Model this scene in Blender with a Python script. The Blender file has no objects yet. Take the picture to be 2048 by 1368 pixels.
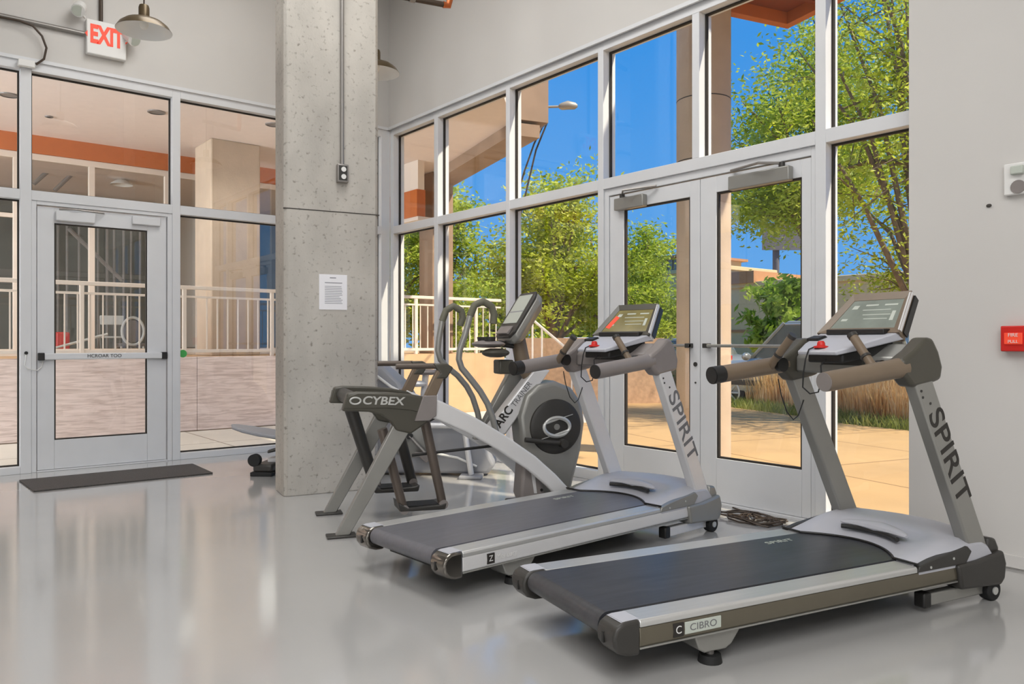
import bpy, bmesh, math, random
from mathutils import Vector, Matrix
PI = math.pi
sc = bpy.context.scene
C = sc.collection

# ------------------------------------------------------------------ camera
FPX = 1570.0                      # focal length in pixels of a 2048 wide frame
cam_d = bpy.data.cameras.new('camera')
cam = bpy.data.objects.new('camera', cam_d); C.objects.link(cam)
cam_d.sensor_width = 36.0
cam_d.lens = 36.0*FPX/2048.0
cam_d.clip_start = 0.05; cam_d.clip_end = 500
FW = Vector((-0.77906, 0.62695)); RT = Vector((0.62695, 0.77906))
cam.location = (0, 0, 1.2)
cam.rotation_euler = (PI/2, 0, math.atan2(FW.y, FW.x)-PI/2)
sc.camera = cam

# ------------------------------------------------------------------ view, sky, sun, room light
sc.view_settings.view_transform = 'Standard'
sc.view_settings.look = 'None'
sc.view_settings.gamma = 1.0
sc.view_settings.exposure = 0.0
sc.view_settings.use_curve_mapping = False
sc.cycles.max_bounces = 8
sc.cycles.transparent_max_bounces = 16
sc.cycles.use_denoising = True
sc.cycles.caustics_reflective = False
sc.cycles.caustics_refractive = False
sc.cycles.sample_clamp_indirect = 4.0

w = bpy.data.worlds.new('world'); sc.world = w; w.use_nodes = True
nt = w.node_tree; nt.nodes.clear()
wo = nt.nodes.new('ShaderNodeOutputWorld'); bg = nt.nodes.new('ShaderNodeBackground')
tc = nt.nodes.new('ShaderNodeTexCoord'); sx = nt.nodes.new('ShaderNodeSeparateXYZ'); cr = nt.nodes.new('ShaderNodeValToRGB')
nt.links.new(tc.outputs['Generated'], sx.inputs[0]); nt.links.new(sx.outputs['Z'], cr.inputs[0])
cr.color_ramp.elements[0].position = 0.0; cr.color_ramp.elements[0].color = (0.16, 0.44, 0.90, 1)
cr.color_ramp.elements[1].position = 0.35; cr.color_ramp.elements[1].color = (0.048, 0.32, 0.86, 1)
nt.links.new(cr.outputs[0], bg.inputs[0]); bg.inputs[1].default_value = 1.0
nt.links.new(bg.outputs[0], wo.inputs[0])

def light(name, kind, loc, energy, color=(1,1,1), size=None, size_y=None, aim=None, radius=None, angle=None, spot=None):
    l = bpy.data.lights.new(name, kind); l.energy = energy; l.color = color
    o = bpy.data.objects.new(name, l); C.objects.link(o); o.location = loc
    if kind == 'AREA':
        l.shape = 'RECTANGLE'; l.size = size; l.size_y = size_y or size
    if radius is not None: l.shadow_soft_size = radius
    if angle is not None: l.angle = angle
    if spot: l.spot_size = spot; l.spot_blend = 0.6
    if aim is not None: o.rotation_euler = Vector(aim).to_track_quat('-Z', 'Y').to_euler()
    return o
SUN = Vector((0.60, 0.26, 0.80)).normalized()
light('sun', 'SUN', (6, 8, 12), 7.0, (1.0, 0.88, 0.70), angle=0.02, aim=-SUN)
# added area fills under the unseen ceiling to brighten the gym
light('added_ceiling_fill', 'AREA', (-4.9, 2.35, 5.45), 150, (0.99, 0.985, 0.97), 4.4, 1.7, aim=(0, 0, -1))
light('added_ceiling_fill', 'AREA', (2.0, -2.0, 5.45), 490, (0.985, 0.985, 0.99), 6.0, 5.0, aim=(0, 0, -1))
# added fill behind the camera; the back wall has no windows
light('added_rear_fill', 'AREA', (3.0, -6.8, 2.2), 190, (0.94, 0.97, 1.0), 7.0, 3.2, aim=(-0.25, 1, 0))

# added fills: one at the breezeway's unseen end, one inside the unit across it
light('added_breezeway_fill', 'AREA', (-9.75, -7.8, 2.05), 1350, (0.86, 0.93, 1.0), 2.3, 3.9, aim=(0.0, 1, 0.04))
light('added_unit_fill', 'AREA', (-16.0, 5.6, 4.1), 45, (1.0, 0.97, 0.9), 3.2, 3.0, aim=(0, 0, -1))

# ------------------------------------------------------------------ camera helpers (pixel -> point in the room)
def ray(x, y):
    u = (x-1024)/FPX; d = FW+RT*u
    return Vector((d.x, d.y, (684-y)/FPX))
def onz(x, y, z=0.0):
    r = ray(x, y); t = (z-1.2)/r.z; return Vector((r.x*t, r.y*t, z))
def onX(x, y, X):
    r = ray(x, y); t = X/r.x; return Vector((X, r.y*t, 1.2+r.z*t))
def onY(x, y, Y):
    r = ray(x, y); t = Y/r.y; return Vector((r.x*t, Y, 1.2+r.z*t))
def atd(x, y, d):
    r = ray(x, y); return Vector((r.x*d, r.y*d, 1.2+r.z*d))

# ------------------------------------------------------------------ materials
def lin(c):
    return tuple(((v/255)/12.92 if v/255 <= 0.04045 else ((v/255+0.055)/1.055)**2.4) for v in c)
def mat(name, rgb, rough=0.5, metal=0.0, var=0.0, scale=8.0, bump=0.0, bscale=60.0, spec=0.5, coat=0.0, stretch=None, emit=None, trans=0.0):
    m = bpy.data.materials.new(name); m.use_nodes = True
    n = m.node_tree; b = n.nodes['Principled BSDF']
    col = lin(rgb) if max(rgb) > 1.0 else tuple(rgb)
    b.inputs['Base Color'].default_value = (*col, 1)
    b.inputs['Roughness'].default_value = rough; b.inputs['Metallic'].default_value = metal
    b.inputs['Specular IOR Level'].default_value = spec
    b.inputs['Coat Weight'].default_value = coat
    if emit: b.inputs['Emission Color'].default_value = (*col, 1); b.inputs['Emission Strength'].default_value = emit
    if var or bump:
        t = n.nodes.new('ShaderNodeTexCoord'); mp = n.nodes.new('ShaderNodeMapping')
        n.links.new(t.outputs['Object'], mp.inputs[0])
        if stretch: mp.inputs['Scale'].default_value = stretch
    if var:
        nz = n.nodes.new('ShaderNodeTexNoise'); nz.inputs['Scale'].default_value = scale; nz.inputs['Detail'].default_value = 6
        n.links.new(mp.outputs[0], nz.inputs['Vector'])
        r = n.nodes.new('ShaderNodeValToRGB')
        r.color_ramp.elements[0].position = 0.3; r.color_ramp.elements[1].position = 0.7
        r.color_ramp.elements[0].color = (*[c*(1-var) for c in col], 1)
        r.color_ramp.elements[1].color = (*[min(1, c*(1+var)) for c in col], 1)
        n.links.new(nz.outputs['Fac'], r.inputs[0]); n.links.new(r.outputs[0], b.inputs['Base Color'])
    if bump:
        nb = n.nodes.new('ShaderNodeTexNoise'); nb.inputs['Scale'].default_value = bscale; nb.inputs['Detail'].default_value = 4
        n.links.new(mp.outputs[0], nb.inputs['Vector'])
        bp = n.nodes.new('ShaderNodeBump'); bp.inputs['Strength'].default_value = bump; bp.inputs['Distance'].default_value = 0.01
        n.links.new(nb.outputs['Fac'], bp.inputs['Height']); n.links.new(bp.outputs[0], b.inputs['Normal'])
    return m

def glass_mat(name, tint=(0.97, 0.98, 0.975), refl=1.0):
    m = bpy.data.materials.new(name); m.use_nodes = True
    n = m.node_tree; n.nodes.clear()
    o = n.nodes.new('ShaderNodeOutputMaterial'); mx = n.nodes.new('ShaderNodeMixShader')
    tr = n.nodes.new('ShaderNodeBsdfTransparent'); gl = n.nodes.new('ShaderNodeBsdfGlossy')
    tr.inputs[0].default_value = (*tint, 1); gl.inputs['Roughness'].default_value = 0.0
    lw = n.nodes.new('ShaderNodeLayerWeight'); lw.inputs['Blend'].default_value = 0.5
    pw = n.nodes.new('ShaderNodeMath'); pw.operation = 'POWER'; pw.inputs[1].default_value = 5.0
    ma = n.nodes.new('ShaderNodeMath'); ma.operation = 'MULTIPLY_ADD'; ma.inputs[1].default_value = 0.9*refl; ma.inputs[2].default_value = 0.11*refl
    ge = n.nodes.new('ShaderNodeNewGeometry'); iv = n.nodes.new('ShaderNodeMath'); iv.operation = 'SUBTRACT'; iv.inputs[0].default_value = 1.0
    ml = n.nodes.new('ShaderNodeMath'); ml.operation = 'MULTIPLY'
    n.links.new(lw.outputs['Facing'], pw.inputs[0]); n.links.new(pw.outputs[0], ma.inputs[0])
    n.links.new(ge.outputs['Backfacing'], iv.inputs[1]); n.links.new(ma.outputs[0], ml.inputs[0]); n.links.new(iv.outputs[0], ml.inputs[1])
    n.links.new(ml.outputs[0], mx.inputs[0]); n.links.new(tr.outputs[0], mx.inputs[1]); n.links.new(gl.outputs[0], mx.inputs[2])
    n.links.new(mx.outputs[0], o.inputs[0])
    return m

def concrete_mat(name, rgb, seam=False):
    m = mat(name, rgb, 0.85, var=0.17, scale=2.6, bump=0.3, bscale=70, stretch=(1, 1, 0.6))
    n = m.node_tree; b = n.nodes['Principled BSDF']
    t = n.nodes.new('ShaderNodeTexCoord')
    # dark pits and stains
    vo = n.nodes.new('ShaderNodeTexNoise'); vo.inputs['Scale'].default_value = 30; vo.inputs['Detail'].default_value = 10
    n.links.new(t.outputs['Object'], vo.inputs['Vector'])
    r = n.nodes.new('ShaderNodeValToRGB'); r.color_ramp.elements[0].position = 0.25; r.color_ramp.elements[1].position = 0.42
    r.color_ramp.elements[0].color = (0.42, 0.40, 0.37, 1); r.color_ramp.elements[1].color = (1, 1, 1, 1)
    n.links.new(vo.outputs['Fac'], r.inputs[0])
    mx = n.nodes.new('ShaderNodeMix'); mx.data_type = 'RGBA'; mx.blend_type = 'MULTIPLY'; mx.inputs['Factor'].default_value = 1.0
    src = b.inputs['Base Color'].links[0].from_socket
    n.links.new(src, mx.inputs[6]); n.links.new(r.outputs[0], mx.inputs[7]); n.links.new(mx.outputs[2], b.inputs['Base Color'])
    return m

def plywood_mat(name):
    m = mat(name, (206, 178, 158), 0.7)
    n = m.node_tree; b = n.nodes['Principled BSDF']
    t = n.nodes.new('ShaderNodeTexCoord'); mp = n.nodes.new('ShaderNodeMapping'); mp.inputs['Scale'].default_value = (1, 1.2, 16)
    n.links.new(t.outputs['Object'], mp.inputs[0])
    nz = n.nodes.new('ShaderNodeTexNoise'); nz.inputs['Scale'].default_value = 2.6; nz.inputs['Detail'].default_value = 9; nz.inputs['Distortion'].default_value = 0.9
    n.links.new(mp.outputs[0], nz.inputs['Vector'])
    r = n.nodes.new('ShaderNodeValToRGB'); e = r.color_ramp.elements
    e[0].position = 0.12; e[0].color = (*lin((168, 140, 126)), 1); e[1].position = 0.58; e[1].color = (*lin((238, 218, 210)), 1)
    n.links.new(nz.outputs['Fac'], r.inputs[0]); n.links.new(r.outputs[0], b.inputs['Base Color'])
    return m

def leaf_mat(name, c0, c1, c2):
    m = bpy.data.materials.new(name); m.use_nodes = True
    n = m.node_tree; b = n.nodes['Principled BSDF']
    t = n.nodes.new('ShaderNodeTexCoord'); nz = n.nodes.new('ShaderNodeTexNoise'); nz.inputs['Scale'].default_value = 1.6; nz.inputs['Detail'].default_value = 9
    n.links.new(t.outputs['Object'], nz.inputs['Vector'])
    r = n.nodes.new('ShaderNodeValToRGB'); e = r.color_ramp.elements
    e[0].position = 0.34; e[0].color = (*lin(c0), 1); e[1].position = 0.68; e[1].color = (*lin(c2), 1)
    k = e.new(0.5); k.color = (*lin(c1), 1)
    n.links.new(nz.outputs['Fac'], r.inputs[0]); n.links.new(r.outputs[0], b.inputs['Base Color'])
    b.inputs['Roughness'].default_value = 0.5
    tl = n.nodes.new('ShaderNodeBsdfTranslucent'); n.links.new(r.outputs[0], tl.inputs[0])
    mx = n.nodes.new('ShaderNodeMixShader'); mx.inputs[0].default_value = 0.5
    n.links.new(b.outputs[0], mx.inputs[1]); n.links.new(tl.outputs[0], mx.inputs[2])
    n.links.new(mx.outputs[0], n.nodes['Material Output'].inputs[0])
    return m

def slab_mat(name, rgb, var, size, rot):
    """sun-bleached paving with score lines between slabs"""
    m = mat(name, rgb, 0.8, var=var, scale=1.3, bump=0.15, bscale=30)
    n = m.node_tree; b = n.nodes['Principled BSDF']
    t = n.nodes.new('ShaderNodeTexCoord'); mp = n.nodes.new('ShaderNodeMapping'); mp.inputs['Rotation'].default_value = (0, 0, rot)
    n.links.new(t.outputs['Object'], mp.inputs[0])
    br = n.nodes.new('ShaderNodeTexBrick'); br.offset = 0.0; br.inputs['Scale'].default_value = 1.0
    br.inputs['Brick Width'].default_value = size; br.inputs['Row Height'].default_value = size; br.inputs['Mortar Size'].default_value = 0.012
    br.inputs['Color1'].default_value = (1, 1, 1, 1); br.inputs['Color2'].default_value = (0.94, 0.93, 0.92, 1); br.inputs['Mortar'].default_value = (0.45, 0.4, 0.36, 1)
    n.links.new(mp.outputs[0], br.inputs['Vector'])
    mx = n.nodes.new('ShaderNodeMix'); mx.data_type = 'RGBA'; mx.blend_type = 'MULTIPLY'; mx.inputs['Factor'].default_value = 1.0
    src = b.inputs['Base Color'].links[0].from_socket
    n.links.new(src, mx.inputs[6]); n.links.new(br.outputs['Color'], mx.inputs[7]); n.links.new(mx.outputs[2], b.inputs['Base Color'])
    return m

M = {}
M['wall'] = mat('painted_plaster', (206, 203, 199), 0.85, var=0.015, scale=2, bump=0.03, bscale=120)
M['floor'] = mat('polished_epoxy', (178, 177, 175), 0.13, var=0.035, scale=1.2, spec=0.6, coat=0.6)
M['floor'].node_tree.nodes['Principled BSDF'].inputs['Coat Roughness'].default_value = 0.10
M['frame'] = mat('anodised_white_aluminium', (216, 217, 219), 0.42, metal=0.0, var=0.02, scale=5)
M['gasket'] = mat('dark_gasket', (48, 42, 36), 0.7)
M['glass'] = glass_mat('window_glass')
M['glass2'] = glass_mat('street_glass', refl=0.55)
M['concrete'] = concrete_mat('board_formed_concrete', (184, 179, 171))
M['concrete2'] = mat('warm_concrete', (194, 174, 152), 0.85, var=0.07, scale=4, bump=0.2, bscale=50)
M['ply'] = plywood_mat('bare_plywood')
M['cream'] = mat('cream_paint', (226, 212, 198), 0.5)
M['orange'] = mat('orange_painted_steel', (186, 102, 48), 0.5, var=0.05)
M['rust'] = mat('rust_brown_steel', (118, 52, 24), 0.6, var=0.15, scale=5)
M['soffit'] = mat('soffit_stucco', (238, 224, 217), 0.85, var=0.02)
M['walk'] = slab_mat('sidewalk_concrete', (196, 160, 112), 0.08, 1.9, 0.25)
M['walk2'] = slab_mat('pale_concrete', (214, 206, 194), 0.05, 1.6, 0.0)
M['dirt'] = mat('dry_earth', (168, 146, 112), 0.95, var=0.2, scale=2)
M['asphalt'] = mat('asphalt', (128, 120, 112), 0.9, var=0.1)
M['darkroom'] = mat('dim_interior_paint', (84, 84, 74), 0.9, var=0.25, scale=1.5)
M['mat'] = mat('ribbed_rubber', (78, 74, 72), 0.9, var=0.35, scale=160, bump=0.8, bscale=160)
M['white'] = mat('white_plastic', (228, 227, 224), 0.45)
M['paper'] = mat('paper', (238, 237, 240), 0.8)
M['ink'] = mat('grey_ink', (150, 150, 155), 0.8)
M['black'] = mat('black_plastic', (32, 31, 30), 0.45)
M['rubber'] = mat('black_rubber', (24, 24, 24), 0.7)
M['dgrey'] = mat('charcoal_plastic', (54, 52, 49), 0.42, var=0.04)
M['olive'] = mat('olive_grey_plastic', (74, 71, 62), 0.38, var=0.05)
M['bronze'] = mat('shaded_rail_paint', (112, 106, 92), 0.3, metal=0.55, var=0.03)  # rail paint darkened for shade on the near treadmill
M['pewter'] = mat('pewter_silver_paint', (152, 151, 146), 0.36, metal=0.45, var=0.03)  # also stands in for shaded silver on the near treadmill
M['silver'] = mat('bright_silver_paint', (226, 225, 225), 0.36, metal=0.25, var=0.02)  # also carries window light in the farther treadmill's paint
M['silver2'] = mat('brushed_silver', (206, 206, 204), 0.32, metal=0.55, var=0.04, scale=3, stretch=(1, 30, 30))
M['shroud'] = mat('silver_grey_plastic', (186, 187, 194), 0.38, var=0.02)
M['taupe'] = mat('taupe_grip', (120, 104, 86), 0.42, var=0.05)
M['mauve'] = mat('grey_grip', (134, 127, 124), 0.42, var=0.05)
M['belt'] = mat('treadmill_belt', (58, 59, 63), 0.34, var=0.22, scale=3, stretch=(1.5, 14, 14))
M['belt2'] = mat('treadmill_belt_grey', (98, 98, 104), 0.36, var=0.1, scale=3, stretch=(1.5, 14, 14))
M['lever'] = mat('brown_grey_tube', (104, 94, 86), 0.35, metal=0.4)
M['hook'] = mat('olive_foam_grip', (104, 102, 86), 0.6)
M['shutter'] = mat('pale_shutter', (204, 198, 194), 0.6)
M['shadeconc'] = mat('shaded_concrete', (156, 130, 108), 0.85, var=0.08, scale=4)  # concrete browned in its base colour for shade under the overhang
M['bikegrey'] = mat('machine_grey_shell', (150, 151, 156), 0.4)
M['docktan'] = mat('dock_concrete', (206, 170, 130), 0.9, var=0.06, scale=3)
M['chrome'] = mat('dark_chrome', (120, 116, 110), 0.16, metal=0.9)
M['screen'] = mat('screen_glass', (134, 142, 134), 0.12, spec=0.8, var=0.12, scale=9)
M['screen2'] = mat('amber_tinted_screen', (132, 122, 76), 0.12, spec=0.8, var=0.18, scale=9)
M['readout'] = mat('screen_print', (188, 194, 184), 0.4)
M['red'] = mat('signal_red', (206, 38, 30), 0.4)
M['exitred'] = mat('exit_letter_red', (226, 72, 46), 0.5, emit=0.35)
M['bronzeshade'] = mat('bronze_enamel', (96, 82, 60), 0.3, metal=0.5)
M['enamel'] = mat('white_enamel', (238, 238, 236), 0.35)
M['bulb'] = mat('frosted_bulb', (240, 238, 232), 0.4)
M['conduit'] = mat('steel_conduit', (146, 142, 138), 0.4, metal=0.6)
M['pipe'] = mat('dark_iron_pipe', (70, 58, 48), 0.45, metal=0.3)
M['copper'] = mat('copper_fitting', (176, 96, 52), 0.35, metal=0.6)
M['bark'] = mat('grey_bark', (134, 116, 96), 0.9, var=0.25, scale=12, bump=0.6, bscale=40)
M['leafA'] = leaf_mat('spring_leaf', (150, 164, 28), (196, 208, 60), (230, 232, 120))
M['leafB'] = leaf_mat('mid_green_leaf', (132, 152, 34), (178, 196, 62), (218, 224, 104))
M['leafC'] = leaf_mat('dark_green_leaf', (102, 136, 40), (150, 180, 58), (206, 218, 108))
M['grass'] = leaf_mat('weed_green', (108, 122, 60), (146, 158, 80), (190, 190, 116))
M['dry'] = leaf_mat('dry_stalks', (212, 174, 120), (240, 210, 160), (252, 236, 204))
M['stucco'] = mat('tan_stucco', (222, 196, 150), 0.9, var=0.04)
M['stucco2'] = mat('brown_roof_band', (186, 136, 96), 0.9, var=0.06)
M['winglass'] = mat('far_window_glass', (120, 118, 110), 0.15, spec=0.8)
M['carsilver'] = mat('grey_car_paint', (172, 172, 170), 0.25, metal=0.4, coat=0.6)
M['carwhite'] = mat('white_car_paint', (226, 228, 230), 0.25, coat=0.6)
M['carblue'] = mat('blue_car_paint', (148, 158, 168), 0.25, metal=0.3, coat=0.6)
M['carglass'] = mat('car_glass', (92, 100, 98), 0.08, spec=1.0)
M['tyre'] = mat('tyre', (44, 42, 40), 0.85)
M['brick'] = mat('brown_brick', (186, 152, 122), 0.9, var=0.15, scale=14)
M['signgrey'] = mat('weathered_sign_back', (104, 100, 104), 0.8)
M['hole'] = mat('dark_hole', (70, 66, 62), 0.9)
M['lamp'] = mat('galvanised_lamp', (176, 168, 154), 0.5, metal=0.3)
M['green'] = mat('green_sticker', (70, 170, 84), 0.5)
M['logo'] = mat('silver_logo', (196, 196, 192), 0.35, metal=0.3)
M['letter'] = mat('black_lettering', (40, 36, 32), 0.5)
M['letter2'] = mat('grey_lettering', (112, 112, 114), 0.5)

# ------------------------------------------------------------------ mesh builder
class MB:
    """collects shapes in (u, r, z): u forward, r to the right, z up when right=True; else plain x, y, z"""
    def __init__(s, right=False):
        s.v = []; s.f = []; s.right = right
    def pt(s, p):
        s.v.append((p[0], -p[1], p[2]) if s.right else (p[0], p[1], p[2])); return len(s.v)-1
    def pts(s, ps): return [s.pt(p) for p in ps]
    def face(s, idx): s.f.append(tuple(idx))
    def box(s, a, b):
        x0, y0, z0 = a; x1, y1, z1 = b
        s.hexa([(x0,y0,z0),(x1,y0,z0),(x1,y1,z0),(x0,y1,z0)], [(x0,y0,z1),(x1,y0,z1),(x1,y1,z1),(x0,y1,z1)]); return s
    def hexa(s, lo, hi): return s.loft([lo, hi])
    def loft(s, rings, cap=True, closed=False):
        R = [s.pts(r) for r in rings]; n = len(R[0])
        pairs = list(zip(R[:-1], R[1:])) + ([(R[-1], R[0])] if closed else [])
        for a, b in pairs:
            for i in range(n):
                j = (i+1) % n
                s.face((a[i], a[j], b[j], b[i]))
        if cap and not closed:
            s.face(tuple(reversed(R[0]))); s.face(tuple(R[-1]))
        return s
    def prism(s, poly, axis, a, b):
        def mk(p, t):
            if axis == 'r': return (p[0], t, p[1])
            if axis == 'u': return (t, p[0], p[1])
            return (p[0], p[1], t)
        return s.loft([[mk(p, a) for p in poly], [mk(p, b) for p in poly]])
    def tube(s, path, rad, seg=10, closed=False, cap=True):
        P = [Vector(p) for p in path]; n = len(P); rings = []
        up = None
        for i in range(n):
            if closed: t = (P[(i+1) % n]-P[i-1])
            else: t = (P[min(i+1, n-1)]-P[max(i-1, 0)])
            t = t.normalized()
            if up is None:
                up = Vector((0, 0, 1)) if abs(t.z) < 0.9 else Vector((1, 0, 0))
            a = t.cross(up)
            if a.length < 1e-5: a = t.cross(Vector((0.3, 1, 0.2)))
            a.normalize(); b = a.cross(t).normalized(); up = b
            rr = rad[i] if isinstance(rad, (list, tuple)) else rad
            rings.append([tuple(P[i]+a*(rr*math.cos(2*PI*k/seg))+b*(rr*math.sin(2*PI*k/seg))) for k in range(seg)])
        return s.loft(rings, cap, closed)
    def cyl(s, a, b, rad, seg=24, rad2=None):
        return s.tube([a, b], [rad, rad if rad2 is None else rad2], seg)
    def lathe(s, prof, c, seg=32, cap=False):
        rings = [[(c[0]+r*math.cos(2*PI*k/seg), c[1]+r*math.sin(2*PI*k/seg), c[2]+z) for k in range(seg)] for r, z in prof]
        return s.loft(rings, cap)
    def ell(s, c, rad, seg=16, rows=8):
        rings = []
        for i in range(1, rows):
            th = PI*i/rows
            rings.append([(c[0]+rad[0]*math.sin(th)*math.cos(2*PI*k/seg), c[1]+rad[1]*math.sin(th)*math.sin(2*PI*k/seg), c[2]-rad[2]*math.cos(th)) for k in range(seg)])
        return s.loft(rings)
    def strip(s, path, h, r0, r1):
        """rectangular bar swept along a (u, z) path, h across the path, from r0 to r1"""
        n = len(path); rings = []
        for i in range(n):
            a = Vector(path[max(i-1, 0)]); b = Vector(path[min(i+1, n-1)]); t = (b-a).normalized(); nn = Vector((-t.y, t.x))
            hh = h[i] if isinstance(h, (list, tuple)) else h
            p = Vector(path[i]); q0 = p+nn*hh/2; q1 = p-nn*hh/2
            rings.append([(q0.x, r0, q0.y), (q0.x, r1, q0.y), (q1.x, r1, q1.y), (q1.x, r0, q1.y)])
        return s.loft(rings)
    def build(s, name, m, parent=None, bevel=0.0, smooth=True, seg=2, recalc=True, ang=35):
        me = bpy.data.meshes.new(name); me.from_pydata(s.v, [], s.f)
        if recalc:
            bm = bmesh.new(); bm.from_mesh(me); bmesh.ops.recalc_face_normals(bm, faces=bm.faces); bm.to_mesh(me); bm.free()
        me.materials.append(M[m] if isinstance(m, str) else m)
        o = bpy.data.objects.new(name, me); C.objects.link(o)
        if parent is not None: o.parent = parent
        if smooth:
            for p in me.polygons: p.use_smooth = True
            me.set_sharp_from_angle(angle=math.radians(ang))
        if bevel:
            b = o.modifiers.new('bevel', 'BEVEL'); b.width = bevel; b.segments = seg; b.limit_method = 'ANGLE'; b.angle_limit = math.radians(35)
        me.update(); return o
def U(): return MB(True)
def B(): return MB(False)
def box(name, a, b, m, parent=None, bevel=0.0): return B().box(a, b).build(name, m, parent, bevel)

def tag(o, label, cat, group=None, kind=None):
    o['label'] = label; o['category'] = cat
    if group: o['group'] = group
    if kind: o['kind'] = kind
    return o
def struct(o):
    o['kind'] = 'structure'; return o
def empty(name, loc=(0, 0, 0), rz=0.0):
    o = bpy.data.objects.new(name, None); C.objects.link(o); o.location = loc; o.rotation_euler = (0, 0, rz); o.empty_display_size = 0.2
    return o
def plabel(o, t): o['label'] = t; return o
def dup(root, loc, rz=None):
    r = root.copy(); C.objects.link(r); r.location = loc
    if rz is not None: r.rotation_euler = (0, 0, rz)
    for ch in list(root.children):
        c = ch.copy(); C.objects.link(c); c.parent = r
        for g in list(ch.children):
            d = g.copy(); C.objects.link(d); d.parent = c
    return r
def text(name, s, size, m, parent, origin, X, Y, extrude=0.0012, align='LEFT', sx=1.0, shear=0.0, bold=0.0):
    cu = bpy.data.curves.new(name, 'FONT'); cu.body = s; cu.size = size; cu.extrude = extrude; cu.align_x = align; cu.align_y = 'CENTER'; cu.shear = shear; cu.offset = bold
    t = bpy.data.objects.new(name+'_tmp', cu); C.objects.link(t)
    bpy.context.view_layer.update()
    me = bpy.data.meshes.new_from_object(t.evaluated_get(bpy.context.evaluated_depsgraph_get()))
    bpy.data.objects.remove(t); bpy.data.curves.remove(cu)
    X = Vector(X).normalized(); Y = Vector(Y).normalized(); Z = X.cross(Y)
    mt = Matrix(((X.x, Y.x, Z.x, origin[0]), (X.y, Y.y, Z.y, origin[1]), (X.z, Y.z, Z.z, origin[2]), (0, 0, 0, 1)))
    me.transform(mt @ Matrix.Diagonal((sx, 1, 1, 1)))
    me.materials.clear(); me.materials.append(M[m]); me.name = name
    o = bpy.data.objects.new(name, me); C.objects.link(o)
    if parent is not None: o.parent = parent
    return o

# ================================================================== THE ROOM
XL, YW, ZC = -8.35, 4.82, 5.6        # left wall face, window wall face, ceiling
XR, YB = 6.0, -7.0
WT, WB = 3.78, 0.0                   # head of the glazing
struct(box('floor', (XL-0.16, YB, -0.2), (XR, YW+0.15, 0.0), 'floor'))
struct(box('ceiling', (XL-0.3, YB-0.2, ZC), (XR+0.2, YW+0.3, ZC+0.2), 'wall'))
struct(box('wall_right', (XR, YB, 0), (XR+0.2, YW+0.3, ZC), 'wall'))
struct(box('wall_back', (XL-0.3, YB-0.2, 0), (XR, YB, ZC), 'wall'))
wl = B(); wl.box((XL-0.3, YB, WT), (XL, YW+0.3, ZC)); wl.box((XL-0.3, YB, 0), (XL, -2.6, WT))
struct(wl.build('wall_left', 'wall'))
wf = B(); wf.box((XL, YW-0.02, WT), (-2.109, YW+0.15, ZC)); wf.box((-2.109, 4.66, 0), (XR, YW+0.13, ZC))
struct(wf.build('wall_front', 'wall'))
struct(box('baseboard_front', (-2.0, 4.645, 0.012), (XR, 4.66, 0.075), 'wall'))

# ---- left glazing (storefront between gym and breezeway)
GX = XL-0.085
def yspan(name, y0, y1, z0, z1, m='frame', parent=None, x0=XL-0.15, x1=XL):
    return box(name, (x0, y0, z0), (x1, y1, z1), m, parent, 0.004)
wn1 = B()
for y0, y1 in ((-2.6, -2.52), (-1.35, -1.27), (-0.18, -0.10), (0.99, 1.078), (2.306, 2.383), (3.56, 3.64), (4.70, YW)):
    wn1.box((XL-0.15, y0, 0.0), (XL, y1, WT))
for y0, y1 in ((-2.52, -1.35), (-1.27, -0.18), (-0.10, 0.99), (1.078, 2.306), (2.383, 3.56), (3.64, 4.70)):
    wn1.box((XL-0.15, y0, WT-0.10), (XL, y1, WT)); wn1.box((XL-0.15, y0, 2.50), (XL, y1, 2.59))
    if y0 != 1.078: wn1.box((XL-0.15, y0, 0.0), (XL, y1, 0.065))
w1 = struct(wn1.build('window_1', 'frame', bevel=0.003))
struct(box('trim_1', (XL, -2.6, WT-0.02), (XL+0.02, YW-0.02, WT+0.012), 'frame'))
for y0, y1 in ((-2.52, -1.35), (-1.27, -0.18), (-0.10, 0.99), (1.078, 2.306), (2.383, 3.56), (3.64, 4.70)):
    for z0, z1 in ((0.065, 2.50), (2.59, WT-0.10)):
        if y0 == 1.078 and z0 < 1: continue
        g = B()
        g.box((GX-0.012, y0, z0), (GX+0.012, y0+0.014, z1)); g.box((GX-0.012, y1-0.014, z0), (GX+0.012, y1, z1))
        g.box((GX-0.012, y0+0.014, z0), (GX+0.012, y1-0.014, z0+0.014)); g.box((GX-0.012, y0+0.014, z1-0.014), (GX+0.012, y1-0.014, z1))
        g.build('gasket', 'gasket', w1, smooth=False)
        box('pane', (GX-0.003, y0+0.014, z0+0.014), (GX+0.003, y1-0.014, z1-0.014), 'glass', w1)
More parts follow.
